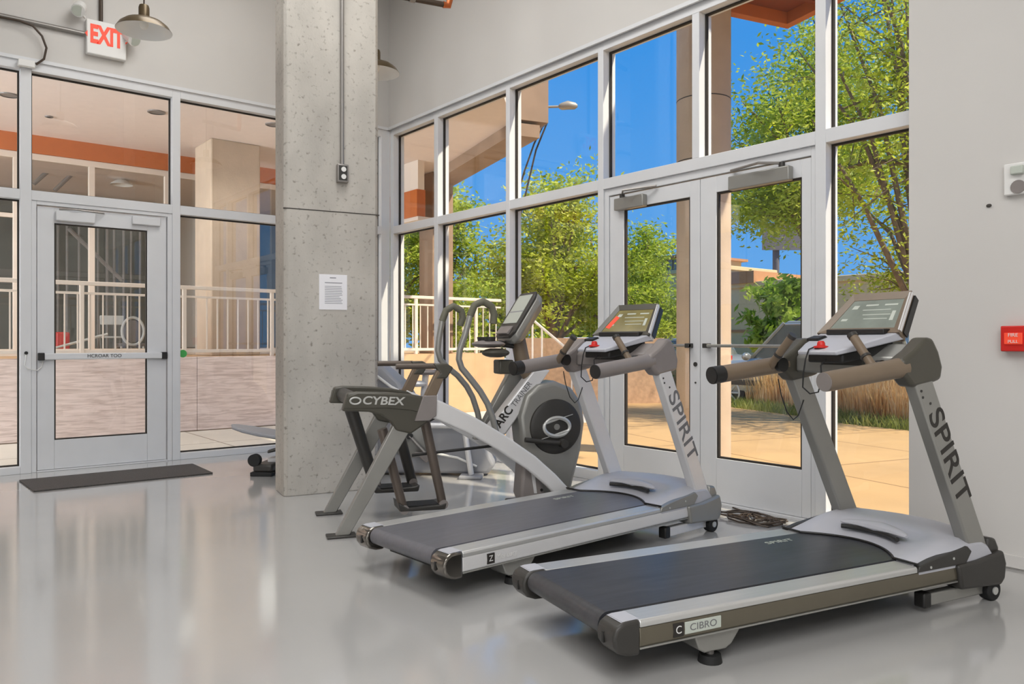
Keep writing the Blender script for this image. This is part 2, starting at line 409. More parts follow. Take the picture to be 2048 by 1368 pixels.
# single door in the left glazing
d = B(); d.box((XL-0.14, 1.078, 0), (XL-0.01, 1.118, 2.50)); d.box((XL-0.14, 2.262, 0), (XL-0.01, 2.306, 2.50)); d.box((XL-0.14, 1.118, 2.465), (XL-0.01, 2.262, 2.50))
d.build('door_frame', 'frame', w1, 0.003)
lf = B(); y0, y1 = 1.126, 2.254; lx0, lx1 = XL-0.075, XL-0.03
lf.box((lx0, y0, 0.015), (lx1, 1.265, 2.455)); lf.box((lx0, 2.075, 0.015), (lx1, y1, 2.455))
lf.box((lx0, 1.265, 0.015), (lx1, 2.075, 0.285)); lf.box((lx0, 1.265, 2.31), (lx1, 2.075, 2.455))
dl = struct(lf.build('door_1', 'frame', bevel=0.003))
g = B()
for a, b in (((1.265, 0.285), (1.277, 2.31)), ((2.063, 0.285), (2.075, 2.31)), ((1.277, 0.285), (2.063, 0.297)), ((1.277, 2.298), (2.063, 2.31))):
    g.box((lx0+0.008, a[0], a[1]), (lx1-0.008, b[0], b[1]))
g.build('gasket', 'gasket', dl, smooth=False)
box('pane', (XL-0.056, 1.277, 0.297), (XL-0.05, 2.063, 2.298), 'glass', dl)
pb = box('push_bar', (lx1, 1.15, 1.035), (lx1+0.05, 2.22, 1.095), 'frame', dl, 0.008)
for yy in (1.13, 2.20): box('bar_bracket', (lx1, yy, 1.03), (lx1+0.06, yy+0.05, 1.10), 'black', pb, 0.006)
text('lettering', 'HCROAR TOO', 0.045, 'letter', pb, (lx1+0.0515, 1.68, 1.067), (0, 1, 0), (0, 0, 1), align='CENTER')
box('closer_body', (lx1, 1.27, 2.33), (lx1+0.055, 1.60, 2.425), 'frame', dl, 0.008)
box('closer_bracket', (lx1, 1.93, 2.36), (lx1+0.04, 2.19, 2.44), 'frame', dl, 0.006)
B().tube([(lx1+0.03, 1.30, 2.437), (lx1+0.07, 1.42, 2.442), (lx1+0.03, 1.68, 2.438)], 0.008, 8).build('closer_arm', 'conduit', dl)
tag(B().tube([(XL+0.004, 1.035, 1.09), (XL+0.02, 1.03, 1.05), (XL+0.012, 1.022, 0.99), (XL+0.01, 1.05, 0.955), (XL+0.01, 1.12, 0.94), (XL-0.018, 1.16, 0.97), (XL-0.02, 1.175, 1.025)], 0.004, 6).build('cable', 'white'),
    'thin white cable hanging from the post to the left end of the push bar', 'cable')
tag(B().cyl((XL, 1.035, 1.10), (XL+0.012, 1.035, 1.10), 0.015, 12).build('grommet', 'black'), 'small black cable grommet on the post left of the single door', 'grommet')
s = tag(B().cyl((GX+0.004, 2.43, 1.08), (GX+0.006, 2.43, 1.08), 0.04, 20).build('sticker', 'green'), 'round green sticker on the glass right of the single door', 'sticker')
tag(box('threshold', (XL-0.12, 1.12, 0.0), (XL+0.0, 2.26, 0.012), 'frame', None, 0.003), 'white metal threshold strip under the single glass door', 'threshold')

# ---- window wall
GY = YW+0.085
cols = [(-8.35, -8.27), (-7.38, -7.305), (-6.088, -6.028), (-4.81, -4.745), (-2.79, -2.715), (-2.13, -2.05)]
ww = B()
for x0, x1 in cols: ww.box((x0, YW, 0), (x1, YW+0.15, WT))
bays = [(cols[i][1], cols[i+1][0]) for i in range(5)]
for k, (x0, x1) in enumerate(bays):
    ww.box((x0, YW, WT-0.085), (x1, YW+0.15, WT)); ww.box((x0, YW, 2.505), (x1, YW+0.15, 2.595))
    if k != 3: ww.box((x0, YW, 0), (x1, YW+0.15, 0.085))
ww.box((-3.802, YW, 2.595), (-3.735, YW+0.15, WT-0.085))
w2 = struct(ww.build('window_2', 'frame', bevel=0.003))
struct(box('trim_2', (XL, YW-0.04, WT-0.02), (-2.109, YW-0.02, WT+0.012), 'frame'))
def pane_y(x0, x1, z0, z1, par, y=GY):
    g = B()
    g.box((x0, y-0.012, z0), (x0+0.014, y+0.012, z1)); g.box((x1-0.014, y-0.012, z0), (x1, y+0.012, z1))
    g.box((x0+0.014, y-0.012, z0), (x1-0.014, y+0.012, z0+0.014)); g.box((x0+0.014, y-0.012, z1-0.014), (x1-0.014, y+0.012, z1))
    g.build('gasket', 'gasket', par, smooth=False)
    box('pane', (x0+0.014, y-0.003, z0+0.014), (x1-0.014, y+0.003, z1-0.014), 'glass2', par)
for k, (x0, x1) in enumerate(bays):
    if k == 3:
        pane_y(x0, -3.802, 2.595, WT-0.085, w2); pane_y(-3.735, x1, 2.595, WT-0.085, w2)
    else:
        pane_y(x0, x1, 2.595, WT-0.085, w2); pane_y(x0, x1, 0.085, 2.505, w2)
struct(box('trim_3', (-4.745, YW-0.01, 0.0), (-2.79, YW+0.15, 0.012), 'frame'))
d = B(); d.box((-4.745, YW+0.02, 0), (-4.70, YW+0.13, 2.505)); d.box((-2.83, YW+0.02, 0), (-2.79, YW+0.13, 2.505)); d.box((-4.70, YW+0.02, 2.445), (-2.83, YW+0.13, 2.505))
d.build('door_frame', 'frame', w2, 0.003)
def leaf(name, x0, x1, gx0, gx1, hinge):
    f = B(); ya, yb = YW+0.03, YW+0.075
    f.box((x0, ya, 0.014), (gx0, yb, 2.436)); f.box((gx1, ya, 0.014), (x1, yb, 2.436))
    f.box((gx0, ya, 0.014), (gx1, yb, 0.335)); f.box((gx0, ya, 2.315), (gx1, yb, 2.436))
    o = struct(f.build(name, 'frame', bevel=0.003))
    pane_y(gx0, gx1, 0.335, 2.315, o, YW+0.052)
    if hinge < 0: ba, bb = x0+0.10, x0+0.42
    else: ba, bb = x1-0.62, x1-0.13
    box('closer_body', (ba, ya-0.06, 2.30), (bb, ya, 2.40), 'pewter', o, 0.008)
    hx = ba+0.07 if hinge < 0 else bb-0.07
    B().cyl((hx, ya-0.03, 2.39), (hx, ya-0.03, 2.432), 0.022, 14).build('closer_spindle', 'dgrey', o)
    B().tube([(hx, ya-0.03, 2.428), (hx+(0.10 if hinge < 0 else -0.12), ya-0.13, 2.436), (hx+(0.36 if hinge < 0 else -0.42), ya-0.02, 2.448)], 0.010, 8).build('closer_arm', 'conduit', o)
    bx0, bx1 = (x0+0.1, x1-0.06) if hinge < 0 else (x0+0.06, x1-0.08)
    r = B().tube([(bx0, ya-0.045, 1.172), (bx1, ya-0.045, 1.172)], 0.012, 10).build('push_rod', 'pewter', o)
    for xx in (bx0, bx1-0.04): box('rod_bracket', (xx, ya-0.058, 1.155), (xx+0.04, ya, 1.19), 'dgrey', r, 0.004)
    return o
l2 = leaf('door_2', -4.694, -3.752, -4.535, -3.845, -1)
l3 = leaf('door_3', -3.746, -2.836, -3.60, -2.905, 1)
B().cyl((-3.79, YW+0.022, 1.03), (-3.79, YW+0.03, 1.03), 0.017, 14).build('lock_cylinder', 'dgrey', l2)
B().cyl((-3.79, YW+0.024, 0.89), (-3.79, YW+0.03, 0.89), 0.007, 10).build('screw', 'dgrey', l2)

# ---- concrete column standing in the room
cdir = Vector((3000/FPX, 1.0))      # direction of its front face in (right, forward)
cd = (RT*cdir.x+FW*cdir.y).normalized(); cn = Vector((cd.y, -cd.x))   # along the face, towards the camera
p0 = onz(568, 994); ct = 0.34
_r = ray(758, 700); _t = Vector((p0.x, p0.y, 0)).dot(Vector((cn.x, cn.y, 0)))/_r.dot(Vector((cn.x, cn.y, 0)))
cw = (_r.x*_t-p0.x)*cd.x+(_r.y*_t-p0.y)*cd.y
ob = empty('concrete_column', (p0.x, p0.y, 0), math.atan2(cd.y, cd.x))
tag(ob, 'square raw concrete column in the middle of the room with a paper notice', 'column')
poly = [(0.0, 0.025), (0.025, 0.0), (cw-0.03, 0.0), (cw, 0.03), (cw, ct), (0, ct)]
B().prism(poly, 'z', 0.0, ZC).build('shaft', 'concrete', ob, 0.006)
B().box((-0.003, -0.0015, 2.235), (cw+0.003, 0.02, 2.243)).build('formwork_seam', 'hole', ob)
def colpt(x, y, off=0.0):
    n = -cn; r = ray(x, y); o3 = Vector((0, 0, 1.2)); P = Vector((p0.x, p0.y, 0)); N = Vector((cn.x, cn.y, 0))
    t = (P-o3).dot(N)/r.dot(N); q = o3+r*t; return ((q.x-p0.x)*cd.x+(q.y-p0.y)*cd.y, q.z)
a = colpt(638, 548); b = colpt(694, 620)
nb = tag(B().box((a[0], -0.004, b[1]), (b[0], -0.001, a[1])).build('notice', 'paper', None), 'white printed paper notice taped to the concrete column', 'notice')
def at_col(o): o.location = ob.location; o.rotation_euler = ob.rotation_euler; return o
at_col(nb)
random.seed(5)
hh = (a[1]-b[1]); ww_ = (b[0]-a[0])
tl = B(); tl.box((a[0]+0.38*ww_, -0.0048, a[1]-0.11*hh), (a[0]+0.6*ww_, -0.004, a[1]-0.08*hh)); tl.box((a[0]+0.2*ww_, -0.0048, a[1]-0.25*hh), (a[0]+0.82*ww_, -0.004, a[1]-0.225*hh))
for i in range(11):
    zz = a[1]-hh*(0.34+0.048*i); tl.box((a[0]+0.2*ww_, -0.0046, zz-0.008*hh), (a[0]+(0.72+0.12*random.random())*ww_, -0.004, zz+0.008*hh))
tl.build('printed_lines', 'ink', nb, smooth=False)
cx, cz = colpt(683, 348)
ct_ = at_col(tag(B().tube([(cx, -0.018, cz+0.07), (cx, -0.018, ZC-0.02)], 0.016, 12).build('conduit', 'conduit'), 'vertical steel conduit running down the concrete column to the outlet', 'conduit'))
ot = at_col(tag(B().box((cx-0.045, -0.05, cz-0.075), (cx+0.045, -0.0005, cz+0.07)).build('outlet_box', 'conduit', None, 0.006), 'metal electrical outlet box at the bottom of the column conduit', 'outlet'))
for zz in (-0.03, 0.028): B().cyl((cx+0.004, -0.055, cz+zz), (cx+0.004, -0.049, cz+zz), 0.02, 14).build('socket', 'white', ot)
B().box((cx-0.033, -0.0515, cz-0.06), (cx+0.033, -0.0495, cz+0.055)).build('cover_plate', 'dgrey', ot)

# ---- things on the walls
es = empty('exit_sign', (-8.30, 0, 0))
tag(es, 'white exit sign with red letters and two lamp heads above the single door', 'sign')
a = onX(173, 42, -8.28); b = onX(253, 108, -8.28)
zt = onX(210, 48, -8.28).z+0.02; zb = zt-0.33
sy0, sy1 = a.y, b.y
B().box((-0.045, sy0, zb), (0.02, sy1, zt)).build('housing', 'white', es, 0.01)
ccy = (sy0+sy1)/2
text('lettering', 'EXIT', 0.235, 'exitred', es, (0.0215, ccy, (zt+zb)/2+0.02), (0, 1, 0), (0, 0, 1), align='CENTER', sx=0.60, bold=0.010)
for sgn in (-1, 1):
    ar = B(); y = ccy+sgn*0.165
    ar.prism([(y, (zt+zb)/2+0.05), (y+sgn*0.022, (zt+zb)/2+0.02), (y, (zt+zb)/2-0.01)], 'u', 0.02, 0.0225)
    ar.build('arrow', 'exitred', es)
for yy, zz, sgn in ((sy0-0.07, zt+0.06, -1), (sy1+0.03, zt-0.10, 1)):
    h = B().tube([(0.0, yy+(-sgn)*0.06, zz-0.06), (0.03, yy-sgn*0.02, zz-0.03), (0.05, yy, zz)], 0.012, 8).build('lamp_head', 'white', es)
    B().tube([(0.02, yy-sgn*0.02, zz+0.03), (0.12, yy+sgn*0.02, zz-0.05)], [0.055, 0.06], 18).build('lamp_housing', 'white', h)
    B().tube([(0.118, yy+sgn*0.02, zz-0.049), (0.123, yy+sgn*0.021, zz-0.053)], [0.05, 0.05], 18).build('lens', 'readout', h)
yr = onX(203, 20, -8.30).y
tag(B().tube([(-8.325, yr, zt+0.003), (-8.325, yr, ZC)], 0.018, 12).build('conduit', 'pipe'), 'short dark vertical conduit above the exit sign', 'conduit')
a = onX(172, 68, -8.32); 
tag(B().tube([(-8.325, -3.0, a.z), (-8.325, sy0-0.012, a.z)], 0.022, 12).build('conduit', 'conduit'), 'grey horizontal conduit on the wall running left from the exit sign', 'conduit')
p = [onX(x, y, -8.285) for x, y in ((-120, 18), (0, 34), (40, 42), (66, 52), (84, 72), (93, 96), (88, 118), (72, 129))]
tag(B().tube([tuple(q) for q in p], 0.010, 10).build('cable', 'pipe'), 'thin brown cable curving down to the white box over the door post', 'cable')
a = onX(36, 117, -8.3); b = onX(70, 137, -8.3)
tag(box('junction_box', (XL+0.021, a.y, b.z), (XL+0.07, b.y, a.z), 'white', None, 0.006), 'small white junction box at the top of the door post', 'box')

def pendant(loc, ceil):
    r = empty('pendant_lamp', loc)
    sh = [(0.035, 0.115), (0.045, 0.10), (0.09, 0.092), (0.14, 0.072), (0.18, 0.040), (0.205, 0.0)]
    B().lathe(sh, (0, 0, 0), 36).build('shade', 'bronzeshade', r, recalc=True)
    B().lathe([(0.03, 0.100), (0.085, 0.083), (0.135, 0.063), (0.175, 0.033), (0.2045, -0.002)], (0, 0, 0), 36).build('reflector', 'enamel', r)
    B().lathe([(0.001, 0.20), (0.034, 0.20), (0.040, 0.18), (0.040, 0.105), (0.001, 0.105)], (0, 0, 0), 20).build('socket', 'bronzeshade', r)
    B().ell((0, 0, 0.05), (0.032, 0.032, 0.042), 14, 8).build('bulb', 'bulb', r)
    B().tube([(0, 0, 0.2), (0, 0, ceil-loc[2])], 0.006, 8).build('cord', 'pipe', r)
    return r
a = atd(288, 62, 6.15); b = atd(752, 146, 6.9)
tag(pendant(tuple(a), ZC), 'bronze dome pendant lamp with a white underside beside the exit sign', 'pendant lamp')
tag(pendant(tuple(b), ZC), 'bronze dome pendant lamp half hidden behind the concrete column', 'pendant lamp')
q0 = onz(775, -11.5, 4.2); q1 = onz(897, 11, 4.2); dq = (q1-q0).normalized()
pr = tag(B().tube([tuple(q0), tuple(q1)], 0.024, 12).build('pipe', 'pipe'), 'dark iron pipe with a copper elbow hanging near the ceiling by the column', 'pipe')
B().tube([tuple(q1-dq*0.05), tuple(q1), tuple(q1+Vector((0.01, 0.01, 0.06))), tuple(q1+Vector((0.01, 0.01, 1.4)))], 0.03, 12).build('elbow', 'copper', pr)
B().tube([tuple(q1-dq*0.36), tuple(q1-dq*0.31)], 0.032, 12).build('coupling', 'conduit', pr)

a = onY(2005, 652, 4.63); b = onY(2052, 703, 4.63)
fa = tag(box('fire_alarm', (a.x, 4.60, b.z), (a.x+0.125, 4.659, a.z), 'red', None, 0.006), 'red fire alarm pull station on the right wall', 'fire alarm')
zc = (a.z+b.z)/2; xc = a.x+0.0625
box('handle', (a.x+0.02, 4.59, zc-0.03), (a.x+0.105, 4.60, zc+0.03), 'exitred', fa, 0.003)
text('lettering', 'FIRE', 0.026, 'white', fa, (xc, 4.5885, zc+0.018), (1, 0, 0), (0, 0, 1), align='CENTER')
text('lettering', 'PULL', 0.022, 'white', fa, (xc, 4.5885, zc-0.016), (1, 0, 0), (0, 0, 1), align='CENTER')
a = onY(2009, 330, 4.64); b = onY(2060, 386, 4.64)
ss = tag(box('alarm_strobe', (a.x, 4.625, b.z), (a.x+0.14, 4.659, a.z), 'white', None, 0.006), 'white alarm strobe and sounder high on the right wall', 'alarm strobe')
box('strobe_lens', (a.x+0.04, 4.595, a.z-0.065), (a.x+0.10, 4.625, a.z-0.02), 'readout', ss, 0.006)
B().cyl((a.x+0.07, 4.617, (a.z+b.z)/2-0.045), (a.x+0.07, 4.626, (a.z+b.z)/2-0.045), 0.035, 20).build('sounder', 'mauve', ss)
a = onY(1977, 411, 4.65)
tag(B().ell((a.x, 4.655, a.z), (0.014, 0.006, 0.010), 10, 6).build('wall_anchor', 'hole'), 'small dark anchor in the right wall below the strobe', 'anchor')

mt = B(); mt.prism([(-7.93, 0.93), (-7.28, 0.955), (-7.27, 2.36), (-7.93, 2.38)], 'z', 0.0005, 0.014)
tag(mt.build('door_mat', 'mat', None, 0.006), 'dark grey ribbed rubber door mat inside the single glass door', 'door mat')

# ---- cord pile on the floor
random.seed(11)
c0 = onz(1505, 1040)
pth = []
for i in range(150):
    t = i/150*2*PI*7; rr = 0.13+0.07*math.sin(i*0.37)+0.03*math.sin(i*1.3)
    pth.append((c0.x+rr*1.2*math.cos(t)+0.03*math.sin(i*0.21), c0.y+rr*0.75*math.sin(t), 0.007+0.010*(1+math.sin(i*0.9))))
pth += [(c0.x-0.10, c0.y+0.12, 0.012), (c0.x-0.3, c0.y+0.2, 0.008)]
tag(B().tube(pth, 0.0055, 6).build('power_cord', 'pipe'), 'tangled dark power cord lying in front of the lightened silver treadmill', 'power cord')

# ================================================================== TREADMILLS  (u forward, r right, z up)
def treadmill(loc, th, look):
    R = empty('treadmill', loc, math.radians(90-th))
    P = look
    U().box((0.03, -0.285, 0.085), (1.78, 0.285, 0.138)).build('deck_frame', 'black', R, 0.006)
    # running belt wrapped round the rear roller
    out = [(-0.055+0.042*math.cos(t), 0.184+0.043*math.sin(t)) for t in [PI/2+PI*i/10 for i in range(11)]]
    out += [(1.66, 0.141), (1.66, 0.227)]
    be = U().prism(out, 'r', -0.272, 0.272).build('running_belt', P['belt'], R)
    text('lettering', 'SPIRIT', 0.05, 'readout', be, (1.16, 0.19, 0.2275), (1, 0, 0), (0, 1, 0), extrude=0.0004, sx=1.3)
    for s in (1, -1):
        pr = [(s*0.300, 0.122), (s*0.380, 0.120), (s*0.392, 0.132), (s*0.395, 0.160), (s*0.391, 0.197), (s*0.300, 0.197)]
        sr = U().prism(pr, 'u', 0.0, 1.76).build('side_rail', P['rail'], R, 0.004)
        U().box((0.0, s*0.382 if s > 0 else -0.395, 0.1205), (1.75, 0.395 if s > 0 else -0.382, 0.127)).build('lower_lip', 'pewter', sr, 0.002)
        pr = [(s*0.276, 0.198), (s*0.395, 0.198), (s*0.395, 0.216), (s*0.388, 0.2245), (s*0.283, 0.2245), (s*0.276, 0.218)]
        U().prism(pr, 'u', 0.0, 1.462).build('foot_rail', 'silver2', R, 0.003)
        cap = [(0.0, 0.102), (-0.05, 0.104), (-0.088, 0.118), (-0.108, 0.145), (-0.113, 0.178), (-0.102, 0.208), (-0.07, 0.226), (0.0, 0.228)]
        ec = U().prism(cap, 'r', s*0.284, s*0.398).build('end_cap', P['cap'], R, 0.012, seg=3)
        U().box((-0.1155, s*0.33-0.006, 0.145), (-0.108, s*0.33+0.006, 0.185)).build('slot', 'black', ec, 0.001)
        U().prism([(-0.075, 0.225), (-0.055, 0.2285), (0.0, 0.2285), (0.0, 0.222), (-0.06, 0.22)], 'r', s*0.296, s*0.386).build('cap_top', 'shroud', ec)
        lg = U().prism([(0.26, 0.121), (0.285, 0.06), (0.31, 0.045), (0.41, 0.045), (0.44, 0.06), (0.49, 0.121)], 'r', s*0.25, s*0.37).build('rear_foot', 'pewter', R, 0.006)
        U().cyl((0.355, s*0.345, 0.0), (0.355, s*0.345, 0.03), 0.046, 20, 0.04).build('foot_pad', 'rubber', lg)
        U().cyl((0.355, s*0.345, 0.03), (0.355, s*0.345, 0.05), 0.015, 12).build('foot_stem', 'conduit', lg)
        la = U().box((1.56, s*0.325 if s > 0 else -0.37, 0.030), (2.00, 0.37 if s > 0 else -0.325, 0.085)).build('lift_arm', P['post'], R, 0.006)
        U().box((1.535, s*0.320 if s > 0 else -0.375, 0.024), (1.585, 0.375 if s > 0 else -0.320, 0.091)).build('arm_plug', 'black', la, 0.008)
        wh = U().cyl((1.995, s*0.345, 0.048), (1.995, s*0.398, 0.048), 0.048, 24).build('wheel', 'rubber', R, 0.006)
        U().cyl((1.995, s*0.398, 0.048), (1.995, s*0.404, 0.048), 0.018, 14).build('hub', 'logo', wh)
        bt = [(1.718, 0.200), (1.742, 0.088), (2.03, 0.072), (2.058, 0.10), (2.068, 0.17), (2.045, 0.232), (1.99, 0.222), (1.86, 0.206)]
        bo = U().prism(bt, 'r', s*0.300, s*0.412).build('upright_boot', P['boot'], R, 0.014, seg=3)
        U().prism([(1.965, 0.21), (2.055, 0.16), (2.05, 0.24), (2.025, 0.285), (1.97, 0.292)], 'r', s*0.285, s*0.385).build('boot_lip', P['boot'], bo, 0.012)
        po = U().hexa([(1.872, s*0.318, 0.185), (2.004, s*0.318, 0.185), (2.004, s*0.381, 0.185), (1.872, s*0.381, 0.185)],
                      [(1.452, s*0.318, 1.05), (1.575, s*0.318, 1.05), (1.575, s*0.381, 1.05), (1.452, s*0.381, 1.05)]).build('upright', P['post'], R, 0.010, seg=3)
        if s > 0:
            text('lettering', 'SPIRIT', 0.138, P['letter'], po, (1.587, -0.3815, 0.900), (0.4516, 0, -0.8922), (0.8922, 0, 0.4516), sx=1.30, bold=0.001)
        for kk in range(3):
            U().cyl((1.505+0.03*kk-0.02*(kk == 1), s*0.380, 0.985-0.028*kk), (1.505+0.03*kk-0.02*(kk == 1), s*0.3835, 0.985-0.028*kk), 0.006, 10).build('screw', 'dgrey', po)
        ca = [(1.385, 1.120), (1.395, 1.055), (1.455, 1.000), (1.60, 1.022), (1.640, 1.032), (1.652, 1.09), (1.625, 1.16), (1.585, 1.218), (1.545, 1.222), (1.47, 1.165)]
        ah = U().prism(ca, 'r', s*0.300, s*0.384).build('arm_housing', P['arm'], R, 0.018, seg=3)
        U().cyl((1.36, s*0.300, 1.085), (1.36, s*0.275, 1.085), 0.036, 18).build('pivot_cap', 'black', ah)
        hr = U().tube([(0.957, s*0.343, 1.036), (1.0, s*0.343, 1.040), (1.2, s*0.343, 1.062), (1.36, s*0.343, 1.080), (1.43, s*0.343, 1.088)], [0.0405, 0.042, 0.042, 0.043, 0.046], 18).build('handrail', P['grip'], R)
        U().cyl((0.953, s*0.343, 1.0355), (0.958, s*0.343, 1.036), 0.0395, 18).build('grip_plug', 'black' if s < 0 or P['dark_ends'] else 'mauve', hr)
        if s < 0: U().tube([(0.956, -0.343, 1.036), (1.02, -0.343, 1.043)], 0.0432, 18).build('rubber_end', 'black', hr)
        pg = U().tube([(1.315, s*0.315, 1.075), (1.305, s*0.285, 1.105), (1.318, s*0.18, 1.226)], [0.020, 0.019, 0.020], 14).build('pulse_grip', P['pulse'], R)
        U().tube([(1.306, s*0.262, 1.131), (1.307, s*0.254, 1.140)], 0.0235, 14).build('collar', 'dgrey', pg)
        U().tube([(1.3175, s*0.184, 1.221), (1.319, s*0.172, 1.235)], 0.0225, 14).build('grip_tip', 'dgrey', pg)
        sp = [(1.462, 0.199), (1.474, 0.225), (1.56, 0.244), (1.80, 0.276), (1.83, 0.25), (1.79, 0.199)]
        pn = U().prism(sp, 'r', s*0.365, s*0.398).build('side_panel', P['panel'], R, 0.004)
        for uu in (1.545, 1.70): U().cyl((uu, s*0.397, 0.213+0.02*(uu > 1.6)), (uu, s*0.4005, 0.213+0.02*(uu > 1.6)), 0.006, 10).build('screw', 'logo', pn)
    text('lettering', P['mark'][0], 0.040, 'white', plabel(U().box((0.145, 0.390, 0.138), (0.192, 0.3965, 0.188)).build('badge', 'letter', R, 0.002), 'small dark maker badge'), (0.168, -0.3970, 0.163), (1, 0, 0), (0, 0, 1), align='CENTER', extrude=0.0004)
    if P['plate']:
        bp = plabel(U().box((0.197, 0.390, 0.142), (0.365, 0.3965, 0.186)).build('badge', 'readout', R, 0.002), 'pale model badge')
        text('lettering', P['mark'][1], 0.036, 'letter2', bp, (0.281, -0.3970, 0.164), (1, 0, 0), (0, 0, 1), align='CENTER', extrude=0.0004, sx=1.2)
    else:
        text('lettering', P['mark'][1], 0.040, 'white', R, (0.20, -0.3965, 0.164), (1, 0, 0), (0, 0, 1), extrude=0.0005)
    # motor cover: curved surface from the belt to the nose
    N = 17; rings_top = []; rows = 14
    g = U(); idx = []
    for j in range(rows+1):
        t = j/rows; row = []
        for i in range(N):
            r = -0.392+0.784*i/(N-1)
            ur = 1.474+0.135*max(0, 1-(r/0.27)**2); uf = 1.985+0.135*(1-(r/0.40)**2)
            u = ur+(uf-ur)*t
            outer = min(1, max(0, (abs(r)-0.19)/0.05))
            ramp = 0.232+0.030*t/0.3 if t < 0.3 else 0.262
            z_in = ramp if t < 0.36 else 0.286
            z_out = 0.232+0.060*min(1, t/0.45)
            z = z_in*(1-outer)+z_out*outer
            if t > 0.45: z = 0.292+0.012*math.sin((t-0.45)/0.55*PI)
            if t > 0.86: z -= 0.05*((t-0.86)/0.14)**2
            z -= 0.030*max(0, (abs(r)-0.33)/0.062)**2
            row.append(g.pt((u, r, z)))
        idx.append(row)
    bot = [[g.pt((g.v[k][0], -g.v[k][1], 0.14)) for k in row] for row in (idx[0], idx[-1])]
    for j in range(rows):
        for i in range(N-1): g.face((idx[j][i], idx[j][i+1], idx[j+1][i+1], idx[j+1][i]))
    for i in range(N-1):
        g.face((idx[0][i+1], idx[0][i], bot[0][i], bot[0][i+1])); g.face((idx[-1][i], idx[-1][i+1], bot[1][i+1], bot[1][i]))
        g.face((bot[0][i], bot[1][i], bot[1][i+1], bot[0][i+1]))
    g.face([idx[j][0] for j in range(rows+1)]+[bot[1][0], bot[0][0]]); g.face([bot[0][-1], bot[1][-1]]+[idx[j][-1] for j in range(rows, -1, -1)])
    mc = g.build('motor_cover', 'shroud', R, ang=50)
    arc = [(1.474+0.135*max(0, 1-(r/0.27)**2)-0.004, r, 0.2325) for r in [-0.392+0.784*i/32 for i in range(33)]]
    U().tube(arc, 0.0055, 8).build('edge_trim', 'black', mc)
    lip = [(1.672+0.045*(1-(r/0.185)**2), r, 0.285) for r in [-0.185+0.37*i/14 for i in range(15)]]
    rings = []
    for k, p in enumerate(lip):
        e = 1-abs(k-7)/7.0; wd = 0.012+0.036*e**0.5; hd = 0.006+0.022*e**0.5
        rings.append([(p[0]+wd*math.cos(a), p[1], p[2]+hd*math.sin(a)) for a in [2*PI*q/12 for q in range(12)]])
    U().loft(rings).build('hood_lip', 'shroud', mc)
    U().tube([(p[0]-0.034, p[1]*0.86, 0.270) for p in lip], 0.012, 8).build('vent_slot', 'black', mc)
    # crossbar and console
    U().prism([(1.47, 1.045), (1.60, 1.06), (1.61, 1.165), (1.55, 1.195), (1.47, 1.125)], 'r', -0.302, 0.302).build('crossbar', P['bar'], R, 0.012)
    con = U().loft([[(1.29, -0.115, 1.138), (1.29, 0.115, 1.138), (1.285, 0.112, 1.157), (1.285, -0.112, 1.157)],
                    [(1.40, -0.17, 1.165), (1.40, 0.17, 1.165), (1.395, 0.168, 1.194), (1.395, -0.168, 1.194)],
                    [(1.60, -0.232, 1.212), (1.60, 0.232, 1.212), (1.575, 0.228, 1.248), (1.575, -0.228, 1.248)]]).build('console_base', 'shroud', R, 0.006)
    U().loft([[(1.34, -0.10, 1.10), (1.34, 0.10, 1.10), (1.34, 0.10, 1.148), (1.34, -0.10, 1.148)],
              [(1.56, -0.19, 1.15), (1.56, 0.19, 1.15), (1.57, 0.20, 1.205), (1.57, -0.20, 1.205)]]).build('console_underside', 'black', con, 0.01)
    U().box((1.45, -0.12, 1.09), (1.56, 0.12, 1.18)).build('console_neck', 'dgrey', con)
    d0 = Vector((1.572, 0, 1.245)); d1 = Vector((1.742, 0, 1.430)); dv = (d1-d0).normalized(); nv = Vector((-dv.z, 0, dv.x))
    def dp(t, rr, off):      # t along the slope 0..1, rr lateral fraction
        hw = 0.227+(0.160-0.227)*t; p = d0+(d1-d0)*t+nv*off; return (p.x, rr*hw, p.z)
    fr = U().loft([[dp(-0.06, -1, -0.055), dp(-0.06, 1, -0.055), dp(1.0, 1.02, -0.05), dp(1.0, -1.02, -0.05)],
                   [dp(-0.06, -1.02, 0.0), dp(-0.06, 1.02, 0.0), dp(1.02, 1.04, 0.0), dp(1.02, -1.04, 0.0)]]).build('display_housing', P['back'], con, 0.012, seg=3)
    bz = U()
    for q in (((-0.06, -1.02), (-0.06, 1.02), (0.10, 0.84), (0.10, -0.84)), ((0.86, -0.84), (0.86, 0.84), (1.02, 1.04), (1.02, -1.04)),
              ((0.10, 0.84), (-0.06, 1.02), (1.02, 1.04), (0.86, 0.84)), ((-0.06, -1.02), (0.10, -0.84), (0.86, -0.84), (1.02, -1.04))):
        o1 = [dp(a, b, 0.001) for a, b in q]; o2 = [dp(a, b, 0.016 if abs(b) > 0.9 else 0.006) for a, b in q]; bz.loft([o1, o2])
    bz.build('bezel', P['bezel'], con)
    U().loft([[dp(a, b, 0.001) for a, b in ((0.0, 0.99), (0.0, 1.035), (1.0, 1.055), (0.97, 0.99))], [dp(a, b, c) for a, b, c in ((0.0, 0.99, 0.020), (0.0, 1.035, 0.012), (1.0, 1.055, 0.012), (0.97, 0.99, 0.020))]]).build('bezel_flank', 'silver', con)
    U().loft([[dp(0.02, 1.03, -0.045), dp(0.02, 1.05, -0.045), dp(0.98, 1.09, -0.042), dp(0.98, 1.04, -0.042)],
              [dp(0.02, 1.03, -0.008), dp(0.02, 1.06, -0.008), dp(0.98, 1.10, -0.008), dp(0.98, 1.04, -0.008)]]).build('side_trim', 'black', con)
